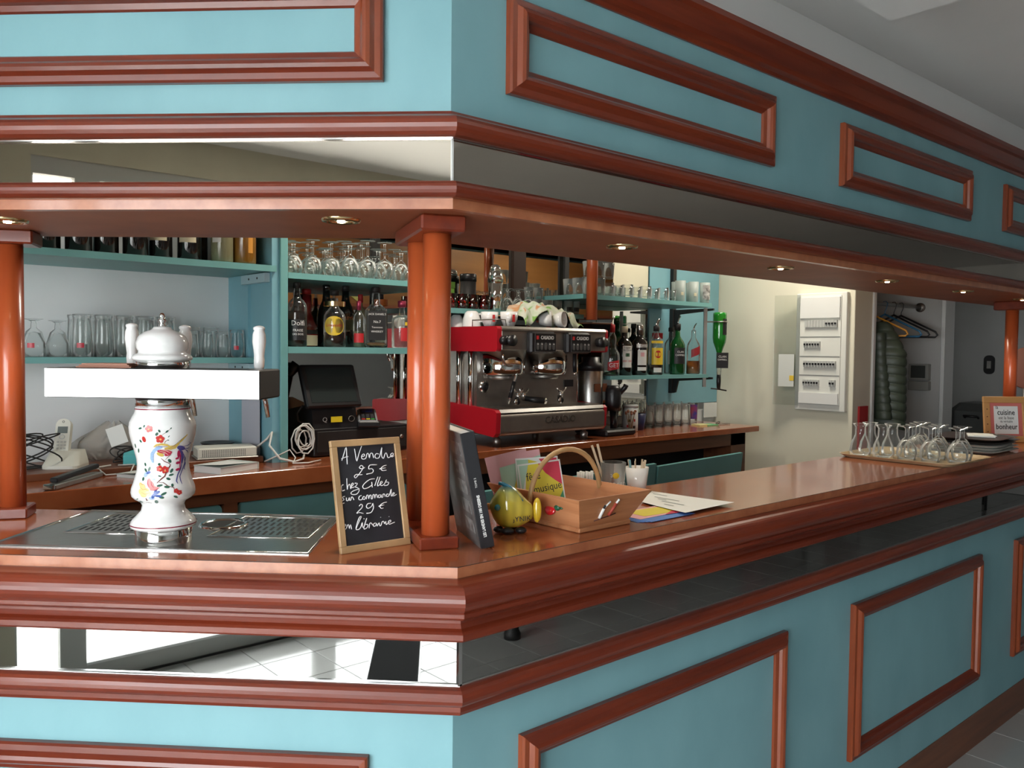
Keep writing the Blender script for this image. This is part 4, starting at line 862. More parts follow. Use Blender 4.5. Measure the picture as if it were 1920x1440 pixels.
def flyer(label, loc, rz, lean, roll, parts, w=0.105, h=0.148):
    t = thing('flyer', label, 'flyer', loc, rz, 'flyers in the wooden basket')
    M = RXm(math.radians(lean)) @ RYm(math.radians(roll))
    MB(M).grid(lambda u, v: (w*(u-0.5), -0.012*(1-v)**3*0 , h*v), 6, 8).obj('sheet', parts[0], t)
    for nm, poly, m, lift in parts[1]:
        MB(M).add([(w*(x-0.5), -lift, h*y) for x, y in poly], [tuple(range(len(poly)))]).obj(nm, m, t)
    for body, x, y, s, ro in parts[2]:
        text('print', body, s, BLACKM, t, M @ T((w*(x-0.5), -0.0010, h*y)) @ RX @ RZ(math.radians(ro)), extrude=0.0001, sx=0.8)
    return t
FY = mat('yellow_print', (0.66, 0.56, 0.03), 0.5); FR = mat('crimson_print', (0.55, 0.02, 0.06), 0.5); FG = mat('mint_print', (0.38, 0.58, 0.45), 0.5); FP = mat('pink_print', (0.66, 0.34, 0.36), 0.5); FDG = mat('green_print', (0.06, 0.30, 0.15), 0.5)
flyer('pink flyer at the back of the basket bundle', (0.398, 0.262, ZC+0.0115), math.radians(-38), -14, -14, (FP, [('pale_patch', [(0.3,0.1),(1,0.1),(1,0.9),(0.55,0.85)], FG, 0.0006)], []))
flyer('pale green flyer with pink top in the middle of the basket bundle', (0.412, 0.244, ZC+0.0115), math.radians(-38), -13, -10, (FG, [('pink_patch', [(0,0.80),(0.5,0.84),(1,0.9),(1,1),(0,1)], FP, 0.0006), ('yellow_patch', [(0.25,0.4),(0.8,0.4),(0.75,0.72),(0.4,0.66)], FY, 0.0006), ('red_patch', [(0.62,0.72),(1,0.72),(1,0.5),(0.8,0.58)], FR, 0.0008)], []))
flyer('yellow and crimson music festival flyer behind the front one', (0.430, 0.222, ZC+0.0115), math.radians(-38), -12, -4, (PAPER, [('yellow_patch', [(0.3,0.05),(0.97,0.05),(0.97,0.8),(0.3,0.97)], FY, 0.0006), ('mint_patch', [(0.03,0.05),(0.3,0.05),(0.3,0.97),(0.03,0.97)], FG, 0.0006), ('red_patch', [(0.55,0.97),(0.97,0.97),(0.97,0.45),(0.8,0.7)], FR, 0.0008)], []), h=0.135)
flyer('yellow and crimson music festival flyer in front of the basket bundle', (0.425, 0.196, ZC+0.0115), math.radians(-38), -14, -8, (PAPER, [('yellow_patch', [(0.03,0.05),(0.97,0.05),(0.97,0.97),(0.2,0.97)], FY, 0.0006), ('mint_patch', [(0.03,0.45),(0.25,0.97),(0.03,0.97)], FG, 0.0008), ('red_patch', [(0.48,0.97),(0.97,0.97),(0.97,0.52),(0.82,0.62),(0.62,0.78)], FR, 0.0008), ('green_patch', [(0.75,0.05),(0.97,0.05),(0.97,0.42),(0.88,0.3)], FDG, 0.0008)], [('fête', 0.33, 0.74, 0.028, 4), ('musique', 0.62, 0.50, 0.026, 4)]), h=0.128)
# papers lying on the counter
st = thing('flyer_stack', 'stack of blue and yellow flyers lying under a white sheet on the counter', 'flyers')
for k in range(4):
    MB(T((0.66+0.006*k, 0.085-0.004*k, ZC+0.0006*k)) @ RZ(math.radians(-6+2*k))).box((-0.085, -0.062, 0), (0.085, 0.062, 0.0005)).obj('flyer_sheet', mat('blue_print', (0.06, 0.17, 0.48), 0.45), st)
MB(T((0.678, 0.075, ZC+0.0026)) @ RZ(0.0)).box((-0.085, -0.03, 0), (0.085, 0.06, 0.0004)).obj('pink_patch', FP, st)
MB(T((0.690, 0.085, ZC+0.0031)) @ RZ(math.radians(-5))).box((-0.06, -0.028, 0), (0.085, 0.04, 0.0004)).obj('yellow_patch', FY, st)
MB(T((0.735, 0.052, ZC+0.0036)) @ RZ(math.radians(10))).prism([(-0.05, 0), (0, -0.012), (0.05, 0), (0, 0.012)], 0, 0.0004).obj('red_diamond', FR, st)
ws = thing('paper_sheet', 'white printed sheet lying on the counter right of the basket', 'paper')
q4 = [(0.927, 0.285), (0.944, 0.019), (0.723, 0.011), (0.77, 0.194)]
def sheet_fn(u, v):
    a, b_, c_, d_ = q4
    x = (a[0]*(1-u)+b_[0]*u)*(1-v) + (d_[0]*(1-u)+c_[0]*u)*v; y = (a[1]*(1-u)+b_[1]*u)*(1-v) + (d_[1]*(1-u)+c_[1]*u)*v
    return (x, y, ZC + 0.0046 + 0.004*u*u)
MB().grid(sheet_fn, 10, 6).obj('sheet', PAPER, ws)
for v, u0, u1 in ((0.2, 0.05, 0.25), (0.42, 0.12, 0.50), (0.52, 0.2, 0.34), (0.62, 0.30, 0.68), (0.78, 0.42, 0.6)):
    MB().add([tuple(Vector(sheet_fn(u0, v))+Vector((0,0,0.0005))), tuple(Vector(sheet_fn(u1, v))+Vector((0,0,0.0005))), tuple(Vector(sheet_fn(u1, v+0.035))+Vector((0,0,0.0005))), tuple(Vector(sheet_fn(u0, v+0.035))+Vector((0,0,0.0005)))], [(0,1,2,3)]).obj('print_line', mat('grey_ink', (0.25, 0.27, 0.27), 0.6), ws)
# ---------------------------------------------------------------- bottles
def arc_patch(R, a0, a1, z0, z1, n=14, slant=0.0):
    vs = []
    for i in range(n+1):
        a = a0 + (a1-a0)*i/n; dz = slant*(i/n-0.5)
        vs += [(R*math.sin(a), -R*math.cos(a), z0+dz), (R*math.sin(a), -R*math.cos(a), z1+dz)]
    return MB().add(vs, [(2*i, 2*i+2, 2*i+3, 2*i+1) for i in range(n)], True)
SHAPES = {
 'spirit': [(0.90,0),(1,0.015),(1,0.60),(0.93,0.66),(0.70,0.715),(0.42,0.755),(0.33,0.80),(0.32,0.93)],
 'cream': [(0.92,0),(1,0.015),(1,0.50),(0.92,0.57),(0.70,0.66),(0.48,0.73),(0.40,0.79),(0.37,0.93)],
 'round': [(0.92,0),(1,0.02),(1,0.50),(0.95,0.56),(0.78,0.62),(0.50,0.675),(0.34,0.72),(0.32,0.86)],
 'curvy': [(0.92,0),(1,0.02),(1,0.36),(0.93,0.42),(0.62,0.50),(0.52,0.56),(0.60,0.64),(0.56,0.72),(0.38,0.79),(0.33,0.93)],
 'wine': [(0.94,0),(1,0.01),(1,0.60),(0.90,0.67),(0.55,0.73),(0.38,0.78),(0.36,0.95)],
 'belly': [(0.70,0),(0.85,0.015),(1,0.20),(0.92,0.36),(0.55,0.52),(0.42,0.58),(0.44,0.70),(0.42,0.90)],
 'dumpy': [(0.93,0),(1,0.02),(1,0.58),(0.93,0.63),(0.55,0.675),(0.30,0.70),(0.28,0.88)],
}
DKG = mat('dark_bottle_glass', (0.010, 0.008, 0.007), 0.07, coat=0.6)
BRG = mat('brown_bottle_glass', (0.045, 0.018, 0.008), 0.07, coat=0.6)
GRG = mat('green_bottle_glass', (0.006, 0.060, 0.014), 0.07, coat=0.6)
CLR = glass_mat('clear_bottle_glass', (0.93, 0.95, 0.94), 0.22, 0.04, 0.25)
AMB = mat('amber_liqueur', (0.26, 0.115, 0.018), 0.1, coat=0.5)
OLV = mat('pale_olive_liqueur', (0.22, 0.21, 0.12), 0.12, coat=0.5)
LBW, LBK, LBY, LBR = mat('white_label', (0.66, 0.66, 0.62), 0.6), mat('black_label', (0.012, 0.012, 0.013), 0.5), mat('yellow_label', (0.72, 0.50, 0.03), 0.5), mat('red_label', (0.48, 0.02, 0.025), 0.5)
LBC = mat('cream_label', (0.58, 0.52, 0.36), 0.6)
PINKM = mat('pink_foil', (0.40, 0.05, 0.10), 0.3, 0.5)
def bottle(label, x, y, z, h, R, shape, glass, cap=None, labels=(), texts=(), rz=-0.55, liquid=None, sq=False, capf=(0.91, 1.0), capr=0.40, pourer=False, slant=0.0, group=None):
    t = thing('bottle', label, 'bottle', (x, y, z), rz, group)
    if sq:
        mb = MB().box((-R, -R, 0.001), (R, R, h*0.66), R*0.22)
        mb.lathe([(R*0.85, h*0.655), (R*0.62, h*0.70), (R*0.40, h*0.73), (R*0.38, h*0.90)], 24)
        o = mb.obj('glass', glass, t)
    else:
        o = MB().lathe([(R*a, h*b) for a, b in SHAPES[shape]], 28).obj('glass', glass, t)
    if liquid:
        m, lv = liquid
        if sq: MB().box((-R*0.93, -R*0.93, 0.006), (R*0.93, R*0.93, h*lv), R*0.2).obj('liquid', m, t)
        else:
            pr = [(R*a*0.94, h*b) for a, b in SHAPES[shape] if b < lv]
            pr = [(pr[0][0], 0.004)] + pr[1:]
            pr.append((pr[-1][0], h*lv)); MB().lathe(pr, 24).obj('liquid', m, t)
    if cap: MB().lathe([(R*capr, h*capf[0]), (R*capr, h*capf[1]-0.003), (R*capr*0.85, h*capf[1])], 20).obj('cap', cap, t)
    if pourer:
        MB().tube([(0, 0, h*capf[1]), (0, 0, h*capf[1]+0.010), (0.006, 0, h*capf[1]+0.026), (0.016, 0, h*capf[1]+0.040)], [0.006, 0.004, 0.0035, 0.003], 8).obj('pourer', CHROME, t)
    for nm, z0, z1, half, m in labels:
        if sq: MB().box((-R*half, -R-0.0012, h*z0), (R*half, -R-0.0002, h*z1), 0.0).obj(nm, m, t)
        elif nm.startswith('oval'):
            k_ = 1.022 if nm == 'oval_disc' else 1.012; vs = [(0, -R*k_, h*(z0+z1)/2)]
            vs += [(R*k_*math.sin(half*math.cos(q*PI/12)), -R*k_*math.cos(half*math.cos(q*PI/12)), h*(z0+z1)/2 + h*(z1-z0)/2*math.sin(q*PI/12)) for q in range(24)]
            MB().add(vs, [(0, 1+q, 1+(q+1) % 24) for q in range(24)], True).obj(nm, m, t)
        else: arc_patch(R*1.012, -half, half, h*z0, h*z1, 14, slant).obj(nm, m, t)
    for body, size, zc, m in texts:
        if sq: text('lettering', body, size, m, t, T((0, -R-0.0014, h*zc)) @ RX, extrude=0.0002)
        else: text('lettering', body, size, m, t, T((0, -R*1.026, h*zc)) @ RX, extrude=0.0002, bend=R*1.026)
    return t
z2 = 1.5715; y2 = 1.615
bottle('dark liqueur bottle with large white lettering at the left end of the middle shelf', 0.473, 1.595, z2, 0.236, 0.036, 'spirit', CLR, BLACKM, [('label', 0.10, 0.42, 1.2, LBK)], [('Dolfi', 0.026, 0.36, WTXT), ('FRAISE', 0.013, 0.25, WTXT), ('DES BOIS', 0.010, 0.19, WTXT)], liquid=(BRG, 0.55), rz=-0.35)
bottle('round bellied red liqueur bottle with tartan and gold labels', 0.565, 1.700, z2, 0.222, 0.045, 'belly', mat('red_liqueur_glass', (0.20, 0.008, 0.010), 0.08, coat=0.6), LBR, [('label', 0.02, 0.20, 1.0, LBC), ('band', 0.22, 0.29, 1.0, LBK)], rz=-0.3)
bottle('tall plain black bottle left of the yellow label bottle', 0.650, 1.700, z2, 0.243, 0.036, 'cream', DKG, DKG)
bottle('clear bottle with lemon yellow oval label and gold neck', 0.628, 1.595, z2, 0.215, 0.041, 'round', CLR, BLACKM, [('oval_label', 0.20, 0.54, 1.0, LBY), ('neck_foil', 0.72, 0.80, 3.1, GOLD)], [('Limoncello', 0.015, 0.38, RTXT)], liquid=(BRG, 0.26))
bottle('tall black cream liqueur bottle with red lettered oval label', 0.735, 1.700, z2, 0.244, 0.037, 'cream', DKG, BLACKM, [('label', 0.28, 0.46, 0.9, mat('brown_green_label', (0.09, 0.10, 0.05), 0.5))], [('BAILEYS', 0.017, 0.465, mat('orange_print', (0.60, 0.18, 0.05), 0.5)), ('CREAM', 0.010, 0.26, LBC)], rz=-0.45)
bottle('small clear bottle with a pink foil neck beside the square whiskey', 0.734, 1.595, z2, 0.180, 0.022, 'spirit', CLR, PINKM, [('label', 0.1, 0.3, 1.0, LBR)], liquid=(OLV, 0.35), capf=(0.80, 1.0))
jd = bottle('square whiskey bottle with black and white label and black cap', 0.812, 1.598, z2, 0.238, 0.040, '', CLR, BLACKM, [('label', 0.12, 0.60, 0.82, LBK)], [("JACK DANIEL'S", 0.0105, 0.545, WTXT), ('No.7', 0.014, 0.42, WTXT), ('Tennessee', 0.010, 0.33, WTXT), ('WHISKEY', 0.011, 0.26, WTXT)], sq=True, liquid=(AMB, 0.08), rz=-0.42, capr=0.44)
bottle('slim amber bottle with an orange neck behind the square whiskey', 0.905, 1.71, z2, 0.220, 0.028, 'spirit', BRG, BLACKM, [('label', 0.1, 0.4, 1.0, LBC), ('neck_foil', 0.78, 0.90, 3.1, mat('orange_foil', (0.5, 0.12, 0.02), 0.4))])
bottle('small red capped bottle behind the whiskey', 0.815, 1.72, z2, 0.215, 0.026, 'spirit', OLV, LBR, [], capf=(0.84, 1.0))
bottle('short clear gin bottle with patterned glass and pink stopper', 0.935, 1.598, z2, 0.190, 0.041, 'dumpy', CLR, PINKM, [('label', 0.14, 0.42, 0.55, LBR), ('spot', 0.47, 0.54, 0.12, LBY)], [], capf=(0.86, 1.0), capr=0.42, rz=-0.15)
bottle('gold topped bottle half hidden by the corner column', 1.03, 1.62, z2, 0.210, 0.034, 'spirit', OLV, LBR, [('label', 0.12, 0.45, 1.0, LBY)])
z5 = 1.4435
bottle('clear curvy bottle with a red cap and slanted red label', 2.192, 1.60, z5, 0.272, 0.044, 'curvy', CLR, LBR, [('label', 0.11, 0.27, 0.75, LBR)], [('GET', 0.030, 0.19, WTXT)], liquid=(GRG, 0.07), slant=0.012, pourer=True, capr=0.42, capf=(0.80, 0.95), rz=-0.45)
bottle('black liqueur bottle with a tall white label and red stripe', 2.310, 1.615, z5, 0.252, 0.042, 'wine', DKG, LBC, [('label', 0.16, 0.60, 0.62, LBW), ('stripe', 0.27, 0.31, 0.63, LBR), ('emblem', 0.38, 0.45, 0.28, GRG)], [('Liqueur', 0.012, 0.565, BLACKM), ('de Citron', 0.012, 0.515, BLACKM)], rz=-0.42, capf=(0.87, 1.0))
bottle('black bottle with a silver neck and framed badge lettering', 2.420, 1.605, z5, 0.262, 0.041, 'wine', DKG, STEEL, [('label', 0.20, 0.50, 0.62, LBW), ('foot_label', 0.09, 0.16, 0.62, LBW), ('badge', 0.545, 0.62, 0.8, STEELD), ('crest', 0.37, 0.45, 0.25, FP)], [('RICARD', 0.018, 0.582, WTXT)], rz=-0.5, capf=(0.80, 1.0), capr=0.46)
bottle('clear rum bottle with a bright yellow label and red disc', 2.545, 1.60, z5, 0.270, 0.038, 'spirit', CLR, BLACKM, [('label', 0.20, 0.53, 0.95, LBY), ('oval_disc', 0.33, 0.48, 0.46, LBR), ('neck_label', 0.62, 0.67, 1.0, LBY), ('foot_label', 0.05, 0.14, 0.6, LBW)], [('Havana', 0.011, 0.43, LBY), ('Club', 0.012, 0.375, LBY)], liquid=(BRG, 0.22), pourer=True, capf=(0.86, 0.96), rz=-0.55)
bottle('slim clear bottle with a dark red neck behind the rum', 2.655, 1.68, z5, 0.262, 0.029, 'spirit', CLR, STEEL, [('label', 0.36, 0.48, 0.8, LBK), ('neck_foil', 0.74, 0.86, 3.1, LBR)], pourer=True)
bottle('green whisky bottle with black label standing on the right shelf', 2.735, 1.605, z5, 0.292, 0.042, 'round', GRG, BLACKM, [('label', 0.20, 0.50, 0.85, LBK)], [('CLAN', 0.015, 0.42, WTXT), ('CAMPBELL', 0.013, 0.36, WTXT)], pourer=True, capf=(0.83, 0.95), rz=-0.45)
bottle('clear whisky bottle with a slanted red label at the right shelf end', 2.905, 1.625, z5, 0.285, 0.038, 'round', CLR, None, [('label', 0.36, 0.52, 0.75, mat('dark_red_label', (0.28, 0.02, 0.025), 0.5))], [], liquid=(mat('orange_whisky', (0.40, 0.11, 0.012), 0.1, coat=0.4), 0.26), slant=0.024, pourer=True, capf=(0.82, 0.86), rz=-0.5)
bottle('green wine bottle with wide neck behind the red striped label', 2.41, 1.76, z5, 0.300, 0.040, 'wine', GRG, GRG, [], [])
bottle('dark bottle behind the silver necked bottle', 2.56, 1.77, z5, 0.275, 0.038, 'spirit', DKG, BLACKM, [], [])
bottle('clear bottle with dark cap behind the green whisky', 2.86, 1.75, z5, 0.262, 0.036, 'spirit', CLR, BLACKM, [('label', 0.2, 0.5, 0.8, LBW)], [])
z1t = 1.8585
dark = ['with plain dark shoulders', 'with a glint on its side', 'beside the left column', 'half hidden behind its neighbours']
tops = [(-0.42, DKG, None), (-0.335, DKG, None), (-0.25, DKG, None), (-0.165, DKG, LBC), (-0.08, DKG, None), (0.005, DKG, LBC), (0.095, DKG, LBC)]
for i, (x, g, lb) in enumerate(tops):
    bottle('black wine bottle on the top left shelf, number %s from the left column' % ('one', 'two', 'three', 'four', 'five', 'six', 'seven')[i], x, 1.635 + 0.02*(i % 2), z1t, 0.30, 0.039, 'wine', g, g, [('label', 0.20, 0.46, 0.75, lb)] if lb else [], [('CASSIS', 0.012, 0.36, BLACKM)] if i == 6 else [], rz=-0.5, group='black bottles on the top left shelf')
bottle('clear bottle with white label beside the black bottles on the top left shelf', 0.150, 1.705, z1t, 0.30, 0.033, 'wine', CLR, BLACKM, [('label', 0.2, 0.5, 0.5, LBW)], liquid=(BRG, 0.5))
bottle('pale olive bottle with white label on the top left shelf', 0.195, 1.600, z1t, 0.30, 0.037, 'spirit', OLV, BLACKM, [('label', 0.22, 0.5, 0.45, LBW)], rz=-0.9)
bottle('golden amber bottle on the top left shelf', 0.275, 1.600, z1t, 0.31, 0.040, 'spirit', AMB, BLACKM, [('label', 0.12, 0.5, 0.22, mat('orange_label', (0.55, 0.24, 0.03), 0.5))], rz=0.15)
bottle('brown bottle with black and white label at the right end of the top left shelf', 0.318, 1.690, z1t, 0.30, 0.038, 'wine', BRG, BLACKM, [('label', 0.20, 0.29, 0.8, LBK), ('label', 0.29, 0.55, 0.8, LBW)], [('PORTO', 0.013, 0.245, WTXT)])
# upside-down optic bottle on its steel bracket
op = thing('optic_bottle', 'green whisky bottle hanging upside down in a bar optic on the shelf end', 'bottle', (3.03, 1.54, 0), -0.75)
MB().lathe([(0.030, 1.792), (0.037, 1.788), (0.0385, 1.775), (0.0385, 1.648), (0.035, 1.622), (0.022, 1.588), (0.0150, 1.565), (0.0145, 1.50)], 28).obj('glass', mat('bright_green_glass', (0.012, 0.20, 0.020), 0.06, coat=0.6), op)
arc_patch(0.0390, 0.25, 1.25, 1.665, 1.755).obj('label', LBK, op)
MB().tube([(0.041*math.sin(2*PI*i/20), 0.041*math.cos(2*PI*i/20), 1.738) for i in range(20)], 0.0035, 6, True).obj('clamp_ring', STEEL, op)
sg = MB().box((-0.022, -0.036, 1.478), (0.044, -0.030, 1.565)).obj('sign_card', LBK, op)
text('lettering', 'CLAN', 0.017, WTXT, sg, T((0.011, -0.0366, 1.542)) @ RX)
text('lettering', 'CAMPBELL', 0.013, WTXT, sg, T((0.011, -0.0366, 1.525)) @ RX, sx=0.85)
MB().lathe([(0.012, 1.440), (0.014, 1.475), (0.0145, 1.50)], 16).obj('measure', CLR, op)
MB().lathe([(0.010, 1.360), (0.013, 1.400), (0.012, 1.440)], 16).obj('valve', BLACK, op)
MB().tube([(-0.045, -0.01, 1.362), (0.0, 0.0, 1.358), (0.045, 0.0, 1.350)], 0.004, 8).obj('lever', BLACK, op)
up = MB().box((-0.090, -0.008, 1.37), (-0.072, 0.014, 1.815)).obj('upright', STEELD, op)
MB().box((-0.075, -0.006, 1.734), (-0.035, 0.006, 1.742)).obj('arm', STEEL, up)

# ---------------------------------------------------------------- glassware
def gmesh(name, prof, n=18, cap=False):
    o = MB().lathe(prof, n, cap=cap); me = bpy.data.meshes.new(name); me.from_pydata(o.v, [], o.f); me.polygons.foreach_set('use_smooth', [True]*len(o.f)); me.materials.append(GLASS); return me
wine = [(0.030,0),(0.036,0.02),(0.037,0.04),(0.030,0.068),(0.012,0.080),(0.0045,0.086),(0.0042,0.140),(0.006,0.145),(0.030,0.149),(0.031,0.151),(0.0001,0.152)]       # upside down
winein = [(0.0285,0.001),(0.0345,0.02),(0.0355,0.04),(0.0285,0.066),(0.0001,0.078)]
G = {}
G['wine'] = gmesh('wine_glass', winein[::-1] + wine)
G['tulip'] = gmesh('tulip_glass', [(0.0001,0.085),(0.020,0.080),(0.034,0.045),(0.0365,0.001),(0.038,0),(0.0365,0.045),(0.024,0.085),(0.010,0.097),(0.008,0.118),(0.020,0.124),(0.031,0.127),(0.0001,0.129)])
G['pint'] = gmesh('beer_glass', [(0.0001,0.128),(0.024,0.127),(0.026,0.10),(0.0295,0.05),(0.0312,0.001),(0.0325,0),(0.0318,0.05),(0.0295,0.10),(0.0295,0.128),(0.031,0.134),(0.031,0.141),(0.0001,0.142)])
G['short'] = gmesh('beer_glass', [(0.0001,0.098),(0.024,0.097),(0.027,0.05),(0.029,0.001),(0.031,0),(0.0295,0.05),(0.0275,0.10),(0.0275,0.110),(0.0001,0.111)])
G['tumbler'] = gmesh('tumbler', [(0.0001,0.002),(0.026,0),(0.028,0.004),(0.034,0.085),(0.0325,0.086),(0.027,0.010),(0.0001,0.009)])
G['small'] = gmesh('small_tumbler', [(0.0001,0),(0.022,0),(0.026,0.012),(0.029,0.066),(0.0275,0.066),(0.0245,0.014),(0.0001,0.010)])
G['shot'] = gmesh('shot_glass', [(0.0001,0),(0.019,0),(0.021,0.012),(0.024,0.058),(0.0225,0.058),(0.0190,0.018),(0.0001,0.016)])
G['goblet'] = gmesh('goblet', [(0.0001,0.078),(0.018,0.074),(0.034,0.048),(0.037,0.025),(0.031,0.001),(0.0325,0),(0.0385,0.025),(0.0355,0.050),(0.018,0.080),(0.0075,0.088),(0.0070,0.118),(0.010,0.126),(0.033,0.131),(0.0335,0.133),(0.0001,0.134)])
G['carafe'] = gmesh('carafe', [(0.0001,0.004),(0.038,0.003),(0.041,0.02),(0.036,0.05),(0.021,0.085),(0.020,0.118),(0.030,0.132),(0.0315,0.133),(0.0215,0.118),(0.0225,0.085),(0.0375,0.05),(0.0425,0.02),(0.0395,0),(0.0001,0)])
CATS = {'wine': 'wine glass', 'tulip': 'beer glass', 'pint': 'beer glass', 'short': 'beer glass', 'tumbler': 'tumbler', 'small': 'tumbler', 'shot': 'shot glass', 'goblet': 'wine glass', 'carafe': 'carafe'}
NAMES = {'wine': 'wine_glass', 'tulip': 'beer_glass', 'pint': 'beer_glass', 'short': 'beer_glass', 'tumbler': 'tumbler', 'small': 'tumbler', 'shot': 'shot_glass', 'goblet': 'wine_glass', 'carafe': 'carafe'}
def glass(kind, x, y, z, label, group, s=1.0, m=None):
    me = G[kind]
    if m: me = G.setdefault(kind + m.name, me.copy()); me.materials[0] = m
    o = link(NAMES[kind], me); o.location = (x, y, z); o.scale = (s, s, s); o.rotation_euler = (0, 0, random.random()*6)
    return tag(o, label, CATS[kind], group)
zm = 1.5295
MARK = mat('red_glass_mark', (0.50, 0.03, 0.05), 0.4)
def marked(o, dx=-0.02, z=0.03, w=0.010):
    o.rotation_euler = (0, 0, 0)
    arc_patch(0.0372, -0.75, -0.15, z, z+0.016, 6).obj('red_mark', MARK, o)
marked(glass('tulip', -0.352, 1.765, zm, 'upturned stemmed beer glass with red mark beside the left column', 'beer glasses on the left shelf', 0.95))
glass('tulip', -0.278, 1.79, zm, 'upturned stemmed beer glass without mark on the left shelf', 'beer glasses on the left shelf', 0.93)
for i, x in enumerate((-0.206, -0.139, -0.072, -0.005, 0.062)):
    o = glass('pint', x, 1.775 + 0.002*(i % 2), zm, 'upturned tall beer glass on the left shelf, number %s from the stemmed ones' % ('one', 'two', 'three', 'four', 'five')[i], 'beer glasses on the left shelf')
    if i == 0: marked(o)
for x in (-0.20, -0.13, -0.06, 0.01, 0.08):
    glass('pint', x, 1.868, zm, 'upturned tall beer glass in the rear row of the left shelf, %s from the left' % ORD[round((x+0.20)/0.07)], 'beer glasses in the rear row')
for i, x in enumerate((0.150, 0.207, 0.264, 0.3195)):
    o = glass('short', x, 1.775, zm, 'upturned short beer glass on the left shelf, number %s from the side panel' % ('four', 'three', 'two', 'one')[i], 'short beer glasses on the left shelf', 0.85 if i < 3 else 0.92)
    if i == 3: marked(o); o.children[0].scale = (0.84, 0.84, 1)
for x in (0.187, 0.255):
    glass('short', x, 1.860, zm, 'upturned short beer glass in the rear row of the left shelf, %s of two' % ORD[0 if x < 0.2 else 1], 'short beer glasses in the rear row')
z1 = 1.8385
for r_ in range(4):
    for i in range(9):
        x = 0.458 + i*0.078 + (0.02 if r_ % 2 else 0); y = 1.592 + r_*0.080
        if x > 1.09: continue
        glass('wine' if (i + r_) % 3 else 'goblet', x, y, z1, 'upturned wine glass on the upper middle shelf, %s, %s from the left' % (ROW[r_], ORD[i]), 'wine glasses on the upper middle shelf', 0.86 if i < 3 else (0.98 if i < 6 else 0.9))
z3 = 1.7505
RG = glass_mat('red_tinted_glass', (0.72, 0.12, 0.13), 0.25, 0.06)
for i in range(4):
    glass('small', 1.285 + i*0.064, 1.740, z3, 'red tinted small tumbler above the coffee machine, %s from the left' % ORD[i], 'red tumblers above the coffee machine', 1.0, RG)
for r_ in range(2):
    for i in range(6):
        glass('goblet' if i < 3 else 'tumbler', 1.620 + i*0.0655 + 0.012*r_, 1.742 + r_*0.080, z3, 'clear glass on the shelf above the coffee machine, %s, %s after the shaker' % (ROW[r_], ORD[i]), 'clear glasses above the coffee machine', 0.80 if i < 3 else 0.74)
for i in range(2):
    glass('tumbler', 1.8285 + i*0.0655, 1.822, z3+0.0645, 'clear tumbler stacked on another above the coffee machine, %s from the left' % ORD[i], 'stacked tumblers above the coffee machine', 0.74)
FROST = mat('frosted_glass', (0.42, 0.48, 0.45), 0.45, alpha=0.55)
for i, (x, y) in enumerate(((2.015, 1.735), (2.068, 1.738), (2.058, 1.80))):
    o = glass('tumbler', x, y, z3, 'frosted tumbler with black print beside the hanging post, %s of three' % ORD[i], 'frosted tumblers above the machine', 0.76, FROST)
    o.rotation_euler = (0, 0, 0); arc_patch(0.0325, -1.0, 0.3, 0.018, 0.045, 6).obj('black_print', LBK, o)
sh = thing('cocktail_shaker', 'tall polished steel cocktail shaker among the glasses above the coffee machine', 'shaker', (1.548, 1.745, z3))
MB().lathe([(0.026, 0), (0.028, 0.003), (0.0355, 0.135)], 28).obj('beaker', CHROME, sh)
MB().lathe([(0.0365, 0.133), (0.0365, 0.150), (0.032, 0.172), (0.025, 0.186)], 28).obj('strainer_top', CHROME, sh)
MB().lathe([(0.0255, 0.184), (0.0255, 0.196), (0.020, 0.207), (0.010, 0.213), (0.0001, 0.214)], 24).obj('cap', CHROME, sh)
gb = thing('green_box', 'small green cardboard tea box behind the red tumblers', 'box', (1.330, 1.860, z3), 0.1)
MB().box((-0.045, -0.03, 0), (0.045, 0.03, 0.125)).obj('carton', mat('green_card', (0.16, 0.32, 0.05), 0.6), gb)
MB().box((-0.047, -0.032, 0.098), (0.047, 0.032, 0.127)).obj('lid', mat('dark_green_card', (0.09, 0.20, 0.03), 0.6), gb)
bj = thing('black_jar', 'black lidded jar behind the cocktail shaker', 'jar', (1.465, 1.845, z3))
MB().lathe([(0.036, 0), (0.038, 0.01), (0.038, 0.135)], 24).obj('body', BLACKM, bj)
MB().lathe([(0.040, 0.135), (0.040, 0.165), (0.036, 0.17)], 24).obj('lid', BLACK, bj)
z4 = 1.8405
for r_ in range(3):
    for i in range(10):
        x = 2.010 + i*0.072 + 0.01*r_
        glass('tumbler' if i < 2 else ('shot' if i % 2 else 'small'), x, 1.590 + r_*0.075, z4, 'small clear glass on the upper right shelf, %s, %s from the left' % (ROW[r_], ORD[i]), 'small glasses on the upper right shelf')
for i in range(3):
    glass('tumbler', 2.010 + i*0.072, 1.590, z4+0.087, 'clear tumbler stacked second high on the upper right shelf, %s from the post' % ORD[i], 'stacked tumblers on the upper right shelf', 0.88)
hl = [(0.0001,0),(0.024,0),(0.026,0.004),(0.029,0.115),(0.0275,0.115),(0.0245,0.008),(0.0001,0.007)]
G['highball'] = gmesh('highball_glass', hl); CATS['highball'] = 'glass'; NAMES['highball'] = 'highball_glass'
for i, (x, y) in enumerate(((2.745, 1.60), (2.80, 1.67), (2.855, 1.595), (2.905, 1.65))):
    o = glass('highball', x, y, z4, 'tall frosted glass with round sticker on the upper right shelf, %s from the left' % ORD[i], 'frosted tall glasses on the upper right shelf', 1.0, FROST)
    o.rotation_euler = (0, 0, 0); arc_patch(0.0292, -0.8, -0.3, 0.035, 0.052, 6).obj('sticker', LBC, o)
o = glass('highball', 2.945, 1.585, z4, 'tall glass with black and white print at the right end of the upper shelf', 'printed glass', 1.0, FROST)
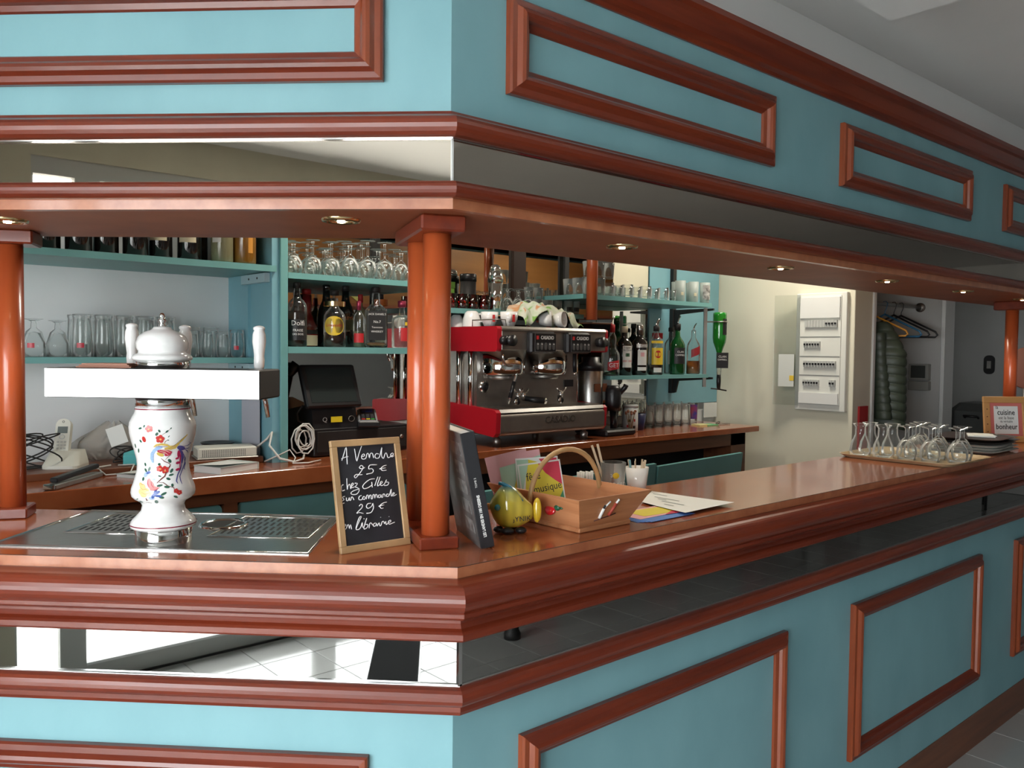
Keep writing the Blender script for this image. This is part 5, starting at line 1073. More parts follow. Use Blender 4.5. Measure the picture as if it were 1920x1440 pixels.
o.rotation_euler = (0, 0, 0); arc_patch(0.0295, -1.3, 0.5, 0.02, 0.10, 8).obj('black_print', mat('black_white_print', (0.02, 0.02, 0.02), 0.5, col2=(0.5, 0.5, 0.48), vscale=40), o)
for r_ in range(2):
    for i in range(7):
        glass('pint' if i > 2 else 'short', 2.50 + i*0.083 + 0.03*r_, 1.740 + r_*0.085, ZB+0.0005, 'upturned beer glass on the right back worktop, %s, %s from the left' % (ROW[r_], ORD[i]), 'beer glasses on the right back worktop', 0.86)
o = glass('highball', 3.09, 1.76, ZB+0.0005, 'cola glass with blue and red print at the end of the back worktop glasses', 'cola glass', 1.0)
o.rotation_euler = (0, 0, 0); arc_patch(0.0292, -1.4, 0.2, 0.02, 0.105, 8).obj('blue_print', mat('blue_red_print', (0.03, 0.06, 0.35), 0.5, col2=(0.5, 0.05, 0.05), vscale=25), o)

# tray of glasses on the front counter
tr = thing('serving_tray', 'pale wood serving tray with upturned glasses on the right of the counter', 'tray', (2.37, 0.165, ZC))
TRW = wood('pale_beech_tray', (0.50, 0.36, 0.20), (0.60, 0.45, 0.27), 0.35, 0, 4, 0.2)
def rrp(hx, hy, r, n=5):
    p = []
    for sx, sy, s in ((1,1,0),(-1,1,90),(-1,-1,180),(1,-1,270)):
        p += [(sx*(hx-r) + r*math.cos(math.radians(s+90*i/n)), sy*(hy-r) + r*math.sin(math.radians(s+90*i/n))) for i in range(n+1)]
    return p
a_, b2_, c2_ = rrp(0.185, 0.20, 0.04), rrp(0.205, 0.220, 0.05), rrp(0.200, 0.215, 0.05)
n_ = len(a_)
MB().add([(x, y, 0.0005) for x, y in a_] + [(x, y, 0.014) for x, y in b2_] + [(x, y, 0.014) for x, y in c2_] + [(x*0.98, y*0.98, 0.004) for x, y in a_],
         [(i,(i+1)%n_,n_+(i+1)%n_,n_+i) for i in range(n_)] + [(n_+i,n_+(i+1)%n_,2*n_+(i+1)%n_,2*n_+i) for i in range(n_)] + [(2*n_+i,2*n_+(i+1)%n_,3*n_+(i+1)%n_,3*n_+i) for i in range(n_)] + [tuple(range(n_-1,-1,-1)), tuple(3*n_+i for i in range(n_))]).obj('tray_body', TRW, tr)
zt = ZC + 0.0045
for i, (x, y) in enumerate(((2.250, 0.322), (2.335, 0.325), (2.262, 0.236), (2.347, 0.241))):
    glass('carafe', x, y, zt, 'small glass carafe at the left end of the tray, number %s' % ('one', 'two', 'three', 'four')[i], 'carafes on the tray', 0.95)
for i, (x, y) in enumerate(((2.27, 0.150), (2.35, 0.158), (2.43, 0.178), (2.51, 0.196), (2.29, 0.072), (2.37, 0.080), (2.45, 0.103), (2.33, -0.010), (2.42, 0.008))):
    glass('goblet', x, y, zt, 'upturned balloon wine glass on the serving tray, %s counting from the carafes' % ORD[i], 'balloon glasses on the tray', 0.97)
# plates and cutlery beyond the tray
for k in range(5):
    t = thing('plate', 'dark and white oblong plate in the stack beyond the tray, layer %s from the counter' % ('one', 'two', 'three', 'four', 'five')[k], 'plate', (2.86 + 0.012*(k % 2), 0.13, ZC + 0.0125*k), 0.06*(k % 3), 'stacked plates beyond the tray')
    MB().add([(x*0.8, y*0.8, 0.001) for x, y in rrp(0.17, 0.14, 0.06)] + [(x, y, 0.012) for x, y in rrp(0.17, 0.14, 0.06)], [(i,(i+1)%24,24+(i+1)%24,24+i) for i in range(24)] + [tuple(range(23,-1,-1)), tuple(24+i for i in range(24))]).obj('body', LBW if k < 3 else mat('dark_brown_plate', (0.035, 0.022, 0.018), 0.3), t)
nk = thing('napkin', 'folded white paper napkin on top of the plates', 'napkin', (2.86, 0.10, ZC+0.064), 0.4)
MB().box((-0.07, -0.05, 0), (0.07, 0.05, 0.004)).obj('fold', PAPER, nk); MB().box((-0.06, -0.045, 0.004), (0.05, 0.04, 0.007), M=RZ(0.2)).obj('fold', PAPER, nk)
fk = thing('fork', 'dull steel fork lying across the plates', 'fork', (2.93, 0.04, ZC+0.0645), 0.9)
MB().box((-0.08, -0.003, 0), (0.03, 0.003, 0.003)).box((0.03, -0.010, 0), (0.05, 0.010, 0.003)).obj('handle', STEELD, fk)
for q in (-0.008, -0.0027, 0.0027, 0.008): MB().box((0.05, q-0.0013, 0), (0.085, q+0.0013, 0.003)).obj('tine', STEELD, fk)
# framed motto
fr = thing('picture_frame', 'orange framed card reading la cuisine est la base du veritable bonheur', 'picture frame', (3.26, 0.22, ZC), math.radians(-41))
PM = RXm(math.radians(-8))
FRM = mat('honey_frame', (0.50, 0.26, 0.09), 0.45, var=0.1); PNK = mat('salmon_mat', (0.55, 0.15, 0.13), 0.6)
for a, b_, nm in (((0, 0, 0), (0.21, 0.014, 0.030), 'frame_rail'), ((0, 0, 0.185), (0.21, 0.014, 0.215), 'frame_rail'), ((0, 0, 0.030), (0.030, 0.014, 0.185), 'frame_stile'), ((0.18, 0, 0.030), (0.21, 0.014, 0.185), 'frame_stile')):
    MB(PM).box(a, b_, 0.002).obj(nm, FRM, fr)
MB(PM).box((0.028, 0.005, 0.028), (0.182, 0.009, 0.187)).obj('mount', PNK, fr)
cdp = MB(PM).box((0.048, 0.003, 0.040), (0.160, 0.006, 0.170)).obj('card', PAPER, fr)
for body, s_, z_ in (('la', 0.024, 0.164), ('cuisine', 0.037, 0.140), ('est la base', 0.021, 0.115), ('du véritable', 0.015, 0.098), ('bonheur', 0.036, 0.073)):
    text('lettering', body, s_, BLACKM, cdp, PM @ T((0.104 if body != 'la' else 0.062, 0.0024, z_)) @ RX, extrude=0.0002, sx=0.82, bold=0.0004 if s_ > 0.025 else 0)
for z_ in (0.05, 0.085, 0.12, 0.155):
    for x_ in (0.014, 0.196): MB(PM).sphere((x_, -0.001, z_), 0.003, 8, 6).obj('stud', BROWNW, fr)
dk = tag(MB(T((4.02, 0.30, 1.50)) @ RZ(-0.6) @ RXm(PI/2)).lathe([(0.0001, -0.006), (0.105, -0.006), (0.11, 0), (0.105, 0.006), (0.0001, 0.006)], 36).obj('round_sign', mat('salmon_board', (0.55, 0.24, 0.17), 0.5)), 'round salmon coloured board at the right edge beside the column', 'sign')
MB(T((4.02, 0.30, 1.50)) @ RZ(-0.6)).cyl((0, 0.008, -0.34), (0, 0.008, 0.0), 0.006).obj('stand', STEELD, dk)
# ---------------------------------------------------------------- small things at the inner edge of the counter
sp = thing('straw_box', 'white carton of wrapped straws on the inner edge of the counter', 'carton', (0.712, 0.345, ZC), -0.6)
MB().box((-0.026, -0.018, 0), (0.026, 0.018, 0.05), 0.002).obj('carton', mat('pink_white_card', (0.68, 0.52, 0.48), 0.6), sp)
for i in range(6): MB().cyl((-0.020+0.008*i, -0.004+0.004*(i % 3), 0.04), (-0.020+0.008*i, -0.004+0.004*(i % 3), 0.072+0.002*(i % 2)), 0.0042, n=8).obj('straw', PAPER, sp)
rc = glass('tumbler', 0.812, 0.332, ZC, 'short clear water glass with yellow spot holding wooden stirrers', 'stirrer glass', 1.08)
rc.rotation_euler = (0, 0, -0.6)
text('lettering', 'RICARD', 0.016, WTXT, rc, T((0.004, -0.0322, 0.030)) @ RX, extrude=0.0002, bend=0.032)
MB(T((0, -0.0322, 0.054))).sphere((0, 0, 0), 0.001, 12, 8, (9, 1.5, 8)).obj('yellow_spot', LBY, rc)
for i, a in enumerate((0.25, 0.34)):
    MB(T((-0.012-0.004*i, 0, 0.012)) @ RYm(-a)).box((-0.003, -0.001, 0), (0.003, 0.001, 0.125)).obj('stirrer', mat('pale_birch', (0.62, 0.50, 0.36), 0.6), rc)
pc = thing('sugar_pot', 'white pot full of wooden stirrers on the inner edge of the counter', 'pot', (0.915, 0.332, ZC), 0)
pc.scale = (0.8, 0.8, 0.9)
MB().lathe([(0.030, 0), (0.033, 0.003), (0.043, 0.078), (0.041, 0.078), (0.031, 0.006), (0.0001, 0.005)], 28, cap=False).obj('pot', PORC, pc)
for i in range(7):
    a = i*0.9; MB(T((0.015*math.cos(a), 0.015*math.sin(a), 0.01)) @ RZ(a) @ RYm(0.16+0.03*(i % 3))).box((-0.004, -0.001, 0), (0.004, 0.001, 0.092)).obj('stirrer', MATS['pale_birch'] if i != 3 else SIDEB, pc)
# ---------------------------------------------------------------- things on the back worktop
ld = tag(MB().box((-1.2, 1.60, ZB), (0.345, 1.90, ZB+0.022), 0.002).obj('ledge_board', BROWNW), 'dark brown board lying at the back of the left worktop', 'board')
ZL = ZB + 0.0225
ph = thing('cordless_phone', 'white cordless phone standing in its white base on the left back worktop', 'telephone', (-0.275, 1.715, ZL), math.radians(-32))
CRW = mat('cream_plastic', (0.62, 0.61, 0.53), 0.4)
MB().prism(rrp(0.056, 0.060, 0.022), 0, 0.010).add([(x, y, 0.010) for x, y in rrp(0.056, 0.060, 0.022)] + [(x*0.80, y*0.55+0.022, 0.052) for x, y in rrp(0.056, 0.060, 0.022)], [(i,(i+1)%24,24+(i+1)%24,24+i) for i in range(24)] + [tuple(24+i for i in range(24))], True).obj('base', CRW, ph)
MB(T((0.035, -0.020, 0.036)) @ RXm(0.7)).sphere((0, 0, 0), 0.001, 12, 8, (8, 6, 3)).obj('red_button', LBR, ph)
PHM = T((-0.016, 0.004, 0.020)) @ RXm(math.radians(-17))
hs = MB(PHM).prism([(x, y+0.068) for x, y in rrp(0.0225, 0.068, 0.020)], -0.011, 0.011, RX).obj('handset', CRW, ph)
MB(PHM).box((-0.015, -0.0122, 0.088), (0.015, -0.0108, 0.110)).obj('screen', mat('grey_lcd', (0.10, 0.12, 0.11), 0.3), hs)
MB(PHM).tube([(0.008*math.cos(a*PI/8), -0.0115, 0.076+0.007*math.sin(a*PI/8)) for a in range(16)], 0.0011, 6, True).obj('navigation_ring', ALU, hs)
for i in range(3):
    for j in range(5):
        MB(PHM).box((-0.014+0.0105*i, -0.0125, 0.014+0.0105*j), (-0.007+0.0105*i, -0.0108, 0.020+0.0105*j)).obj('key', mat('grey_key', (0.42, 0.42, 0.38), 0.5), hs)
MB(PHM).tube([(0.003*math.cos(a*PI/5), -0.0113, 0.126+0.003*math.sin(a*PI/5)) for a in range(10)], 0.0008, 5, True).obj('speaker_ring', BLACKM, hs)
p2_ = thing('cordless_phone', 'black cordless phone in its dock behind the beer tap', 'telephone', (0.000, 1.76, ZL), math.radians(-30))
MB().box((-0.035, -0.035, 0), (0.035, 0.035, 0.055), 0.006).obj('dock', BLACK, p2_)
h2 = MB(T((0, 0, 0.02)) @ RXm(-0.12)).prism([(x, y+0.070) for x, y in rrp(0.0245, 0.070, 0.014)], -0.012, 0.012, RX).obj('handset', BLACKM, p2_)
MB(T((0, 0, 0.02)) @ RXm(-0.12)).box((-0.017, -0.0135, 0.085), (0.017, -0.0115, 0.108)).obj('screen', MATS['grey_lcd'], h2)
rm = thing('punch_stapler', 'long grey and black hole punch lying at the front of the left worktop', 'stapler', (-0.300, 1.498, ZB), math.radians(47))
MB().box((-0.13, -0.018, 0), (0.13, 0.018, 0.016), 0.003).obj('body', STEELD, rm)
MB(T((-0.11, 0, 0.018)) @ RYm(-0.05)).box((0, -0.012, 0), (0.23, 0.012, 0.014), 0.003).obj('lever', BLACK, rm)
MB().box((-0.137, -0.016, 0.002), (-0.128, 0.016, 0.017), 0.002).obj('chrome_end', CHROME, rm)
pn = thing('sticky_note_block', 'turquoise block of sticky notes beside the beer tap', 'notepad', (-0.075, 1.655, ZL), math.radians(-18))
MB().box((-0.040, -0.035, 0), (0.040, 0.035, 0.034), 0.001).obj('block', mat('turquoise_paper', (0.09, 0.47, 0.50), 0.7), pn)
MB().grid(lambda u, v: (-0.040+0.075*u, -0.03+0.06*v, 0.0345+0.012*(1-abs(2*u-1))*v), 6, 6).obj('curled_sheet', MATS['turquoise_paper'], pn)
for lab, x, y, rz, w_, d_, hh in (('grey notebook lying left of the beer tap on the back worktop', -0.075, 1.535, math.radians(28), 0.15, 0.11, 0.010), ('thick white notebook with curled cover right of the beer tap', 0.165, 1.490, math.radians(22), 0.17, 0.12, 0.022)):
    t = thing('notebook', lab, 'notebook', (x, y, ZB), rz)
    MB().box((-w_/2, -d_/2, 0.001), (w_/2-0.004, d_/2, hh-0.001)).obj('pages', PAPER, t)
    MB().box((-w_/2-0.002, -d_/2-0.002, hh-0.001), (w_/2, d_/2+0.002, hh+0.001)).box((-w_/2-0.002, -d_/2-0.002, 0), (w_/2, d_/2+0.002, 0.001)).box((w_/2-0.003, -d_/2-0.002, 0), (w_/2, d_/2+0.002, hh+0.001)).obj('cover', mat('grey_green_cover', (0.50, 0.56, 0.53), 0.5), t)
    MB().grid(lambda u, v: (-w_/2+w_*u*0.8, -d_/2+d_*v*0.9, hh+0.0015+0.008*(1-u)*(1-v)), 5, 5).obj('curled_page', PAPER, t)
rt = thing('internet_router', 'white router with perforated front beside the side panel', 'router', (0.225, 1.655, ZL), math.radians(-12))
MB().box((-0.10, -0.055, 0.004), (0.10, 0.055, 0.040), 0.004).obj('case', CRW, rt)
MB().box((-0.105, -0.06, 0), (0.105, 0.06, 0.006), 0.002).obj('foot_plate', STEELD, rt)
hm = MB()
for i in range(24):
    for j in range(5): hm.box((-0.085+i*0.0062, -0.0556, 0.010+j*0.0050), (-0.0825+i*0.0062, -0.0549, 0.0128+j*0.0050))
hm.obj('vent_holes', BLACKM, rt, 'stuff')
for k in range(3):
    t = thing('saucer', 'black round saucer in the pile behind the router, layer %s' % ('one', 'two', 'three')[k], 'saucer', (0.255, 1.80, ZL+0.012*k), 0, 'black saucers behind the router')
    MB().lathe([(0.030, 0), (0.055, 0.008), (0.062, 0.014), (0.060, 0.015), (0.030, 0.004), (0.0001, 0.004)], 28, cap=False).obj('dish', BLACK, t)
tag(MB().add([(0.349, 1.80, 1.165), (0.349, 1.64, 1.165), (0.349, 1.64, 1.42), (0.349, 1.80, 1.42), (0.3485, 1.80, 1.165), (0.3485, 1.64, 1.165), (0.3485, 1.64, 1.42), (0.3485, 1.80, 1.42)], [(0,1,2,3),(7,6,5,4),(0,4,5,1),(1,5,6,2),(2,6,7,3),(3,7,4,0)]).obj('paper_list', mat('lilac_paper', (0.48, 0.49, 0.56), 0.8)), 'pale printed list pinned to the blue side panel behind the router', 'paper')
random.seed(3)
def cable(name, label, pts, r, m): return tag(MB().tube(pts, r, 6).obj(name, m), label, 'cable')
CAB = mat('white_cable', (0.66, 0.66, 0.62), 0.5)
def curl(cx, cy, cz, rr, n, seed):
    random.seed(seed); out = []
    for i in range(n*10):
        a = 2*PI*i/10; k = rr*(0.75+0.25*math.sin(i*0.37+seed))
        out.append((cx + k*math.cos(a)*0.7 + 0.012*math.sin(i*0.21), cy + 0.015*math.sin(a*0.5+seed) - 0.0006*i, max(ZB+0.005, cz + k*math.sin(a))))
    return out
cable('cable_bundle', 'white tangled cable bundle hanging beside the till', curl(0.470, 1.555, 1.235, 0.058, 6, 2), 0.0028, CAB)
cable('white_cable', 'white cable looping from the router to the till', [(0.32,1.62,1.20),(0.345,1.57,1.24),(0.352,1.545,1.265),(0.335,1.53,1.22),(0.36,1.50,1.175),(0.41,1.49,1.160),(0.455,1.51,1.165),(0.475,1.54,1.18)], 0.0040, CAB)
cable('white_cable', 'thin white cable lying loose on the worktop by the side panel', [(0.33,1.56,1.160),(0.38,1.535,1.185),(0.41,1.525,1.200),(0.43,1.52,1.170),(0.40,1.48,1.157),(0.45,1.46,1.157),(0.52,1.50,1.157)], 0.0026, CAB)
cable('white_cable', 'white cable loop between the phone and the sticky notes', [(-0.14,1.63,ZL+0.004),(-0.10,1.60,ZL+0.006),(-0.12,1.575,ZB+0.004),(-0.19,1.585,ZB+0.004),(-0.21,1.61,ZL+0.004),(-0.16,1.64,ZL+0.004)], 0.0028, CAB)
random.seed(5)
cable('black_cable', 'black tangled cables left of the white phone', [(-0.43+0.09*math.sin(i*0.26)+0.0003*i, 1.70+0.05*math.cos(i*0.18), max(ZL+0.005, ZL+0.055+0.06*math.sin(i*0.163))) for i in range(180)], 0.0025, BLACKM)
cable('black_cable', 'black tangled cables between the plastic bag and the dock', [(-0.09+0.05*math.sin(i*0.22)+0.0002*i, 1.735+0.03*math.cos(i*0.14), max(ZL+0.005, ZL+0.022+0.028*math.sin(i*0.18))) for i in range(150)], 0.0022, BLACKM)
bagm = mat('translucent_plastic_film', (0.55, 0.53, 0.49), 0.25, alpha=0.45)
def bag_fn(u, v):
    a = 2*PI*u; k = math.sin(PI*min(1, 0.10+0.9*v)) if v < 0.6 else math.sin(PI*0.64)*(1-(v-0.6)/0.4*0.75)
    rr = 0.085*k*(1+0.18*math.sin(5*a+3*v)+0.10*math.sin(11*a-7*v))
    return (-0.135+1.2*rr*math.cos(a)+0.03*v, 1.815+0.5*rr*math.sin(a), ZL+0.002+0.125*v+0.008*math.sin(7*a)*v)
pbg = thing('plastic_bag', 'crumpled clear plastic bag with a white slip behind the phone', 'bag')
MB().grid(bag_fn, 40, 14).obj('film', bagm, pbg)
MB(T((-0.105, 1.765, ZL+0.085)) @ RZ(-0.5) @ RXm(-0.2) @ RYm(-0.35)).box((-0.028, -0.0005, -0.03), (0.028, 0.0005, 0.035)).obj('white_slip', PAPER, pbg)
soc = thing('wall_socket', 'white wall socket above the cables by the left column', 'socket', (-0.455, 1.929, 1.345))
MB().box((-0.040, -0.012, -0.040), (0.040, 0.0, 0.040), 0.003).obj('plate', WHITE, soc)
MB().cyl((0, -0.013, 0), (0, -0.011, 0), 0.026).obj('well', ALU, soc)
for q in (-0.01, 0.01): MB().cyl((q, -0.0145, 0), (q, -0.0125, 0), 0.003, n=8).obj('pin_hole', BLACKM, soc)
jar = thing('milk_tub', 'white and grey cylindrical tub with small red logo right of the grinder', 'tub', (2.345, 1.60, ZB))
MB().lathe([(0.039, 0), (0.041, 0.003), (0.041, 0.128)], 28).obj('tub', mat('grey_white_card', (0.48, 0.50, 0.49), 0.5, var=0.06), jar)
MB().lathe([(0.0425, 0.126), (0.0425, 0.137), (0.040, 0.139)], 28).obj('lid', mat('pale_lid', (0.52, 0.55, 0.54), 0.4), jar)
for a, z_, m_, w_ in ((-0.75, 0.030, LBR, 0.20), (-0.65, 0.058, GRG, 0.14), (0.05, 0.060, LBR, 0.10), (0.0, 0.025, LBK, 0.18)):
    arc_patch(0.0415, a-w_-0.3, a+w_-0.3, z_-0.007, z_+0.007, 5).obj('logo', m_, jar)
cpw = thing('blue_cup', 'dark blue conical cup behind the white tub', 'cup', (2.45, 1.63, ZB))
MB().lathe([(0.026, 0), (0.028, 0.003), (0.040, 0.088), (0.038, 0.088), (0.026, 0.006), (0.0001, 0.005)], 24, cap=False).obj('body', mat('navy_ceramic', (0.018, 0.022, 0.07), 0.3), cpw)
dp = thing('dried_flowers', 'small bunch of dried flowers beside the grinder', 'flowers', (2.285, 1.545, ZB))
for i in range(9):
    a = i*0.7; MB().tube([(0.004*math.cos(a), 0.004*math.sin(a), 0.0), (0.012*math.cos(a), 0.012*math.sin(a), 0.05), (0.028*math.cos(a), 0.02*math.sin(a), 0.095+0.006*(i % 3))], 0.0013, 5).obj('stem', mat('dry_stem', (0.22, 0.14, 0.06), 0.8), dp)
    MB().sphere((0.028*math.cos(a), 0.02*math.sin(a), 0.098+0.006*(i % 3)), 0.007, 8, 6).obj('flower_head', mat('dry_flower', (0.26, 0.11, 0.06), 0.9), dp)
sn = thing('sticky_note_pad', 'yellow and green sticky notes at the right end of the back worktop', 'notepad', (2.96, 1.585, ZB), -0.2)
MB().box((-0.06, -0.035, 0), (0.02, 0.035, 0.008)).obj('yellow_pad', mat('pale_yellow_paper', (0.62, 0.60, 0.28), 0.7), sn)
MB().box((-0.01, -0.04, 0.0), (0.08, 0.03, 0.006), M=RZ(0.15)).obj('green_pad', mat('green_paper', (0.16, 0.50, 0.24), 0.7), sn)
ky = thing('key_ring', 'bunch of keys lying near the end of the back worktop', 'keys', (3.10, 1.56, ZB+0.003), -0.3)
MB().tube([(-0.03+0.011*math.cos(a*PI/6), 0.011*math.sin(a*PI/6), 0.008+0.006*math.cos(a*PI/6)) for a in range(12)], 0.0018, 6, True).obj('ring', BLACKM, ky)
for a in (0.0, 0.35): MB(RZ(a)).box((-0.015, -0.004, 0), (0.055, 0.004, 0.003)).cyl((-0.012, 0, 0), (-0.012, 0, 0.003), 0.010, n=12).obj('key', STEELD, ky)

# ---------------------------------------------------------------- electric panel on the cream wall
WP = mat('panel_white', (0.74, 0.75, 0.70), 0.5)
ep = thing('breaker_panel', 'white open fuse box with four rows of breakers on the cream wall', 'electric panel')
MB().box((3.508, 1.038, 1.238), (3.5395, 1.345, 1.912), 0.003).obj('box_frame', WP, ep)
MB().box((3.502, 1.068, 1.275), (3.509, 1.316, 1.893)).obj('front_plate', WP, ep)
for z0, z1 in ((1.768, 1.885), (1.278, 1.340)):
    MB().prism([(1.072, z0), (1.312, z0), (1.312, z1), (1.072, z1)], 0, 0.010, T((3.5015, 0, 0)) @ Matrix(((0,0,-1,0),(1,0,0,0),(0,1,0,0),(0,0,0,1)))).obj('curved_cover', WHITE, ep)
for zr, groups in ((1.735, ((1.085, 1.283, 0.040, 'm'),)), (1.617, ((1.186, 1.286, 0.036, 'b'),)), (1.505, ((1.090, 1.286, 0.036, 'b'),)), (1.397, ((1.188, 1.287, 0.034, 'b'), (1.090, 1.126, 0.038, 'b')))):
    MB().box((3.4995, 1.070, zr+0.042), (3.5025, 1.314, zr+0.046)).obj('row_edge', ALU, ep)
    for y0, y1, hh, kd in groups:
        nb = max(2, round((y1-y0)/0.0175)); w_ = (y1-y0)/nb
        for i in range(nb):
            bk_ = MB().box((3.490, y0+i*w_+0.0006, zr-hh/2), (3.503, y0+(i+1)*w_-0.0006, zr+hh/2)).obj('breaker', mat('breaker_grey', (0.50, 0.51, 0.49), 0.5), ep)
            if kd == 'b' or i < 4: MB().box((3.483, y0+i*w_+0.004, zr-0.005), (3.491, y0+(i+1)*w_-0.004, zr+0.006)).obj('toggle', BLACK, bk_)
dr_ = MB(T((3.508, 1.318, 0)) @ RZ(math.radians(16))).box((-0.004, 0.002, 1.262), (0.0, 0.150, 1.905)).obj('clear_door', glass_mat('clear_plastic_door', (0.95, 0.965, 0.955), 0.18, 0.03), ep)
MB(T((3.508, 1.318, 0)) @ RZ(math.radians(16))).box((-0.006, 0.03, 1.37), (-0.0042, 0.12, 1.56)).obj('paper_chart', mat('chart_paper', (0.60, 0.63, 0.60), 0.8), dr_)
MB(T((3.508, 1.318, 0)) @ RZ(math.radians(16))).box((-0.0075, 0.030, 1.405), (-0.006, 0.055, 1.435)).obj('yellow_dot', LBY, dr_)
tag(MB().box((3.60, 0.995, 1.02), (3.70, 1.006, 1.27)).obj('red_notice', LBR), 'red notice on the wall end behind the tray of glasses', 'notice')
# closet niche: rail, hangers, jacket
rod = thing('clothes_rail', 'metal clothes rail in the niche right of the fuse box', 'rail', (0, 0, 0))
MB().cyl((3.758, 1.10, 1.870), (4.598, 1.10, 1.870), 0.012).obj('rail', STEEL, rod)
MB().cyl((4.588, 1.10, 1.870), (4.599, 1.10, 1.870), 0.030).obj('flange', STEELD, rod)
def hanger(label, x, m, tilt):
    t = thing('coat_hanger', label, 'hanger', (x, 1.10, 1.870), tilt, 'hangers on the clothes rail')
    MB().tube([(0.0, 0.016, 0.004), (0, 0.010, 0.016), (0, -0.004, 0.018), (0, -0.015, 0.006), (0, -0.010, -0.020), (0, 0, -0.045), (0, 0, -0.065)], 0.0025, 6).obj('hook', m, t)
    MB().tube([(0, 0, -0.062), (0, -0.20, -0.165), (0, -0.212, -0.185), (0, -0.20, -0.197), (0, 0.20, -0.197), (0, 0.212, -0.185), (0, 0.20, -0.165), (0, 0, -0.062)], 0.006, 8).obj('shoulder_bar', m, t)
hanger('orange plastic coat hanger nearest the jacket', 3.90, mat('orange_plastic', (0.60, 0.27, 0.03), 0.4), 0.25)
hanger('blue plastic coat hanger in the middle of the rail', 4.10, mat('blue_plastic', (0.03, 0.16, 0.30), 0.4), 0.1)
hanger('black plastic coat hanger, first of two at the rail end', 4.22, BLACK, 0.05)
hanger('black plastic coat hanger, closest to the niche wall', 4.32, BLACK, 0.15)
jk = thing('padded_jacket', 'dark green quilted jacket hanging in the niche', 'jacket', (3.895, 1.035, 0))
JM = mat('olive_green_nylon', (0.045, 0.062, 0.042), 0.45, var=0.15)
def jac(u, v):
    a = 2*PI*u; z = 1.755 - 0.62*v; q = (v*12) % 1.0
    w_ = (0.30 + 0.70*min(1.0, (v/0.30))**0.7)
    puff = 1 + 0.055*math.sin(PI*q)**0.5
    return (0.075*math.cos(a)*w_*puff, (0.150 + 0.012*v)*math.sin(a)*w_*puff, z + 0.010*math.sin(a*2 + 1.0)*v)
MB().grid(jac, 36, 120).obj('body', JM, jk)
MB().grid(lambda u, v: (-0.055 - 0.012*v + 0.034*math.cos(2*PI*u)*(1+0.10*math.sin(PI*((v*11) % 1))**0.5), -0.015-0.055*v + 0.045*math.sin(2*PI*u)*(1+0.10*math.sin(PI*((v*11) % 1))**0.5), 1.690 - 0.50*v), 20, 110).obj('sleeve', JM, jk)
mtr = thing('wall_meter', 'small grey control box with dark display on the niche wall', 'control box', (4.598, 1.085, 1.40))
MB().box((-0.045, -0.062, 0.0), (0.0, 0.062, 0.105), 0.003).obj('housing', mat('grey_beige_plastic', (0.30, 0.30, 0.27), 0.5), mtr)
MB().box((-0.049, -0.045, 0.015), (-0.044, 0.045, 0.095)).obj('display', mat('dark_grey_display', (0.06, 0.065, 0.06), 0.3), mtr)
MB().box((-0.05, -0.065, -0.065), (0.0, 0.062, -0.006), 0.003).obj('lower_cover', MATS['grey_beige_plastic'], mtr)
lw = thing('light_switch', 'dark oval switch on the corridor wall beyond the niche', 'switch', (6.298, 1.27, 1.49))
MB().prism([(x, y) for x, y in rrp(0.04, 0.075, 0.035)], 0, 0.012, Matrix(((0,0,-1,0),(1,0,0,0),(0,1,0,0),(0,0,0,1)))).obj('plate', BLACKM, lw)
MB().box((-0.016, -0.015, -0.03), (-0.011, 0.015, 0.03)).obj('rocker', STEELD, lw)
bin_ = thing('suitcase', 'dark grey rounded case standing beyond the niche', 'case', (5.05, 0.80, 0))
MB().box((-0.20, -0.28, 0.0), (0.20, 0.22, 1.25), 0.05).obj('shell', mat('dark_grey_shell', (0.07, 0.075, 0.072), 0.45), bin_)
MB().tube([(-0.21, 0.10, 1.16), (-0.235, 0.10, 1.17), (-0.235, 0.02, 1.17), (-0.21, 0.02, 1.16)], 0.008, 8).obj('handle', BLACK, bin_)

# ---------------------------------------------------------------- dining room in front of the bar (seen in the mirrors)
SEAT = mat('red_upholstery', (0.30, 0.012, 0.02), 0.7)
def chair(label, x, y, rz, group='red chairs in the dining room'):
    t = thing('dining_chair', label, 'chair', (x, y, 0), rz, group)
    MB().box((-0.21, -0.21, 0.43), (0.21, 0.21, 0.48), 0.015).obj('seat', SEAT, t)
    MB().box((-0.20, 0.17, 0.56), (0.20, 0.21, 0.96), 0.015).obj('backrest', SEAT, t)
    for sx in (-0.18, 0.18):
        MB().cyl((sx, -0.18, 0), (sx*0.95, -0.17, 0.43), 0.012).obj('leg', BLACKM, t)
        MB().tube([(sx, 0.21, 0), (sx, 0.18, 0.43), (sx, 0.20, 0.94)], 0.012, 8).obj('leg', BLACKM, t)
    return t
def table(label, x, y, base):
    t = thing('bistro_table', label, 'table', (x, y, 0), 0, 'tables in the dining room')
    MB().box((-0.35, -0.35, 0.72), (0.35, 0.35, 0.75), 0.006).obj('table_top', BROWNW, t)
    MB().lathe([(0.046, 0.0), (0.046, 0.03), (0.036, 0.05), (0.036, 0.70), (0.09, 0.72)], 20).obj('pedestal', BLACKM, t)
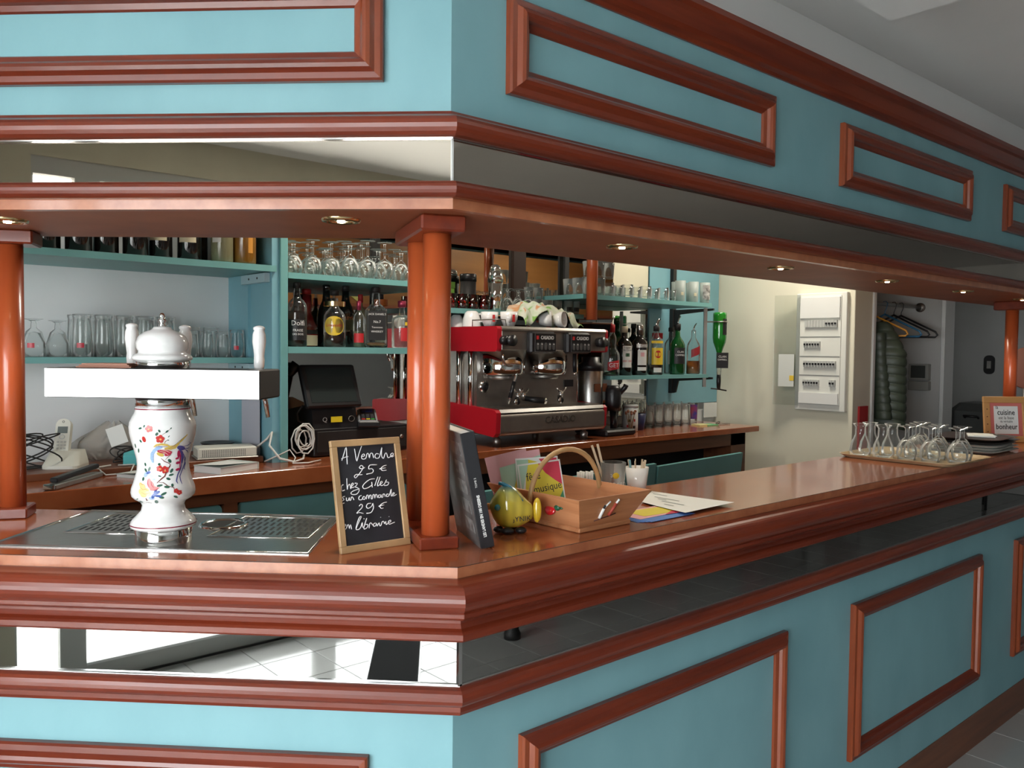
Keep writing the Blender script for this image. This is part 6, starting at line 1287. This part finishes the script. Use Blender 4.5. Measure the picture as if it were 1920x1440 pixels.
for i, (x, y) in enumerate(((2.00, -2.20), (3.9, -2.5), (4.6, -3.9), (6.8, -3.2))):
    w_ = ('nearest the bar corner', 'along the middle bar', 'by the front wall', 'at the far end')[i]
    table('square brown bistro table ' + w_, x, y, 0)
    if i:
        chair('red upholstered chair on the window side of the table ' + w_, x-0.60, y, PI/2)
        chair('red upholstered chair on the far side of the table ' + w_, x+0.60, y, -PI/2)
chair('red upholstered chair standing alone by the corridor doorway', 8.4, -1.9, -0.4)
mt = thing('door_mat', 'black door mat with a metal edge on the tiles by the shop window', 'door mat', (-2.295, -1.386, 0.0005), math.radians(36))
MB().box((-0.30, -0.120, 0), (0.30, 0.120, 0.008), 0.002).obj('pile', mat('black_mat_pile', (0.008, 0.008, 0.008), 0.95, spec=0.05), mt)
MB().box((-0.31, -0.128, 0), (0.31, -0.1205, 0.010)).box((-0.31, 0.1205, 0), (0.31, 0.128, 0.010)).obj('metal_edge', ALU, mt)

# coasters on the sign box, notes and keys on the inner side of the canopy
cs = thing('coaster_stack', 'flat stack of copper brown coasters on top of the glowing sign box', 'coasters', tuple(tap.matrix_basis @ Vector((0.105, 0.0, 0.3617))), PI*0.75)
for k in range(3): MB().box((-0.058+0.004*k, -0.038, 0.003*k), (0.058-0.006*k, 0.038, 0.003*k+0.0026)).obj('coaster', mat('copper_brown_card', (0.34, 0.13, 0.07), 0.5), cs)
tag(MB(T((1.775, 0.4515, 1.905)) @ RYm(0.6)).box((-0.036, 0, -0.036), (0.036, 0.0015, 0.036)).obj('sticky_note', mat('pale_lime_paper', (0.62, 0.62, 0.20), 0.7)), 'pale yellow sticky note on the inner face of the canopy', 'note')
for i, x in enumerate((1.476, 1.60, 1.70)):
    t = thing('hanging_key', 'key hanging from a hook on the inner face of the canopy, %s of three' % ORD[i], 'key', (x, 0.4505, 1.925), 0, 'keys on the canopy hooks')
    MB().tube([(0, 0, 0.004), (0, 0.012, 0.0), (0, 0.014, 0.008)], 0.0018, 6).obj('hook', CHROME, t)
    MB().tube([(0.012*math.cos(a*PI/6), 0.010, -0.014+0.014*math.sin(a*PI/6)) for a in range(12)], 0.0016, 6, True).obj('ring', CHROME, t)
    MB().box((-0.006, 0.008, -0.075), (0.006, 0.011, -0.028)).obj('blade', STEEL, t)
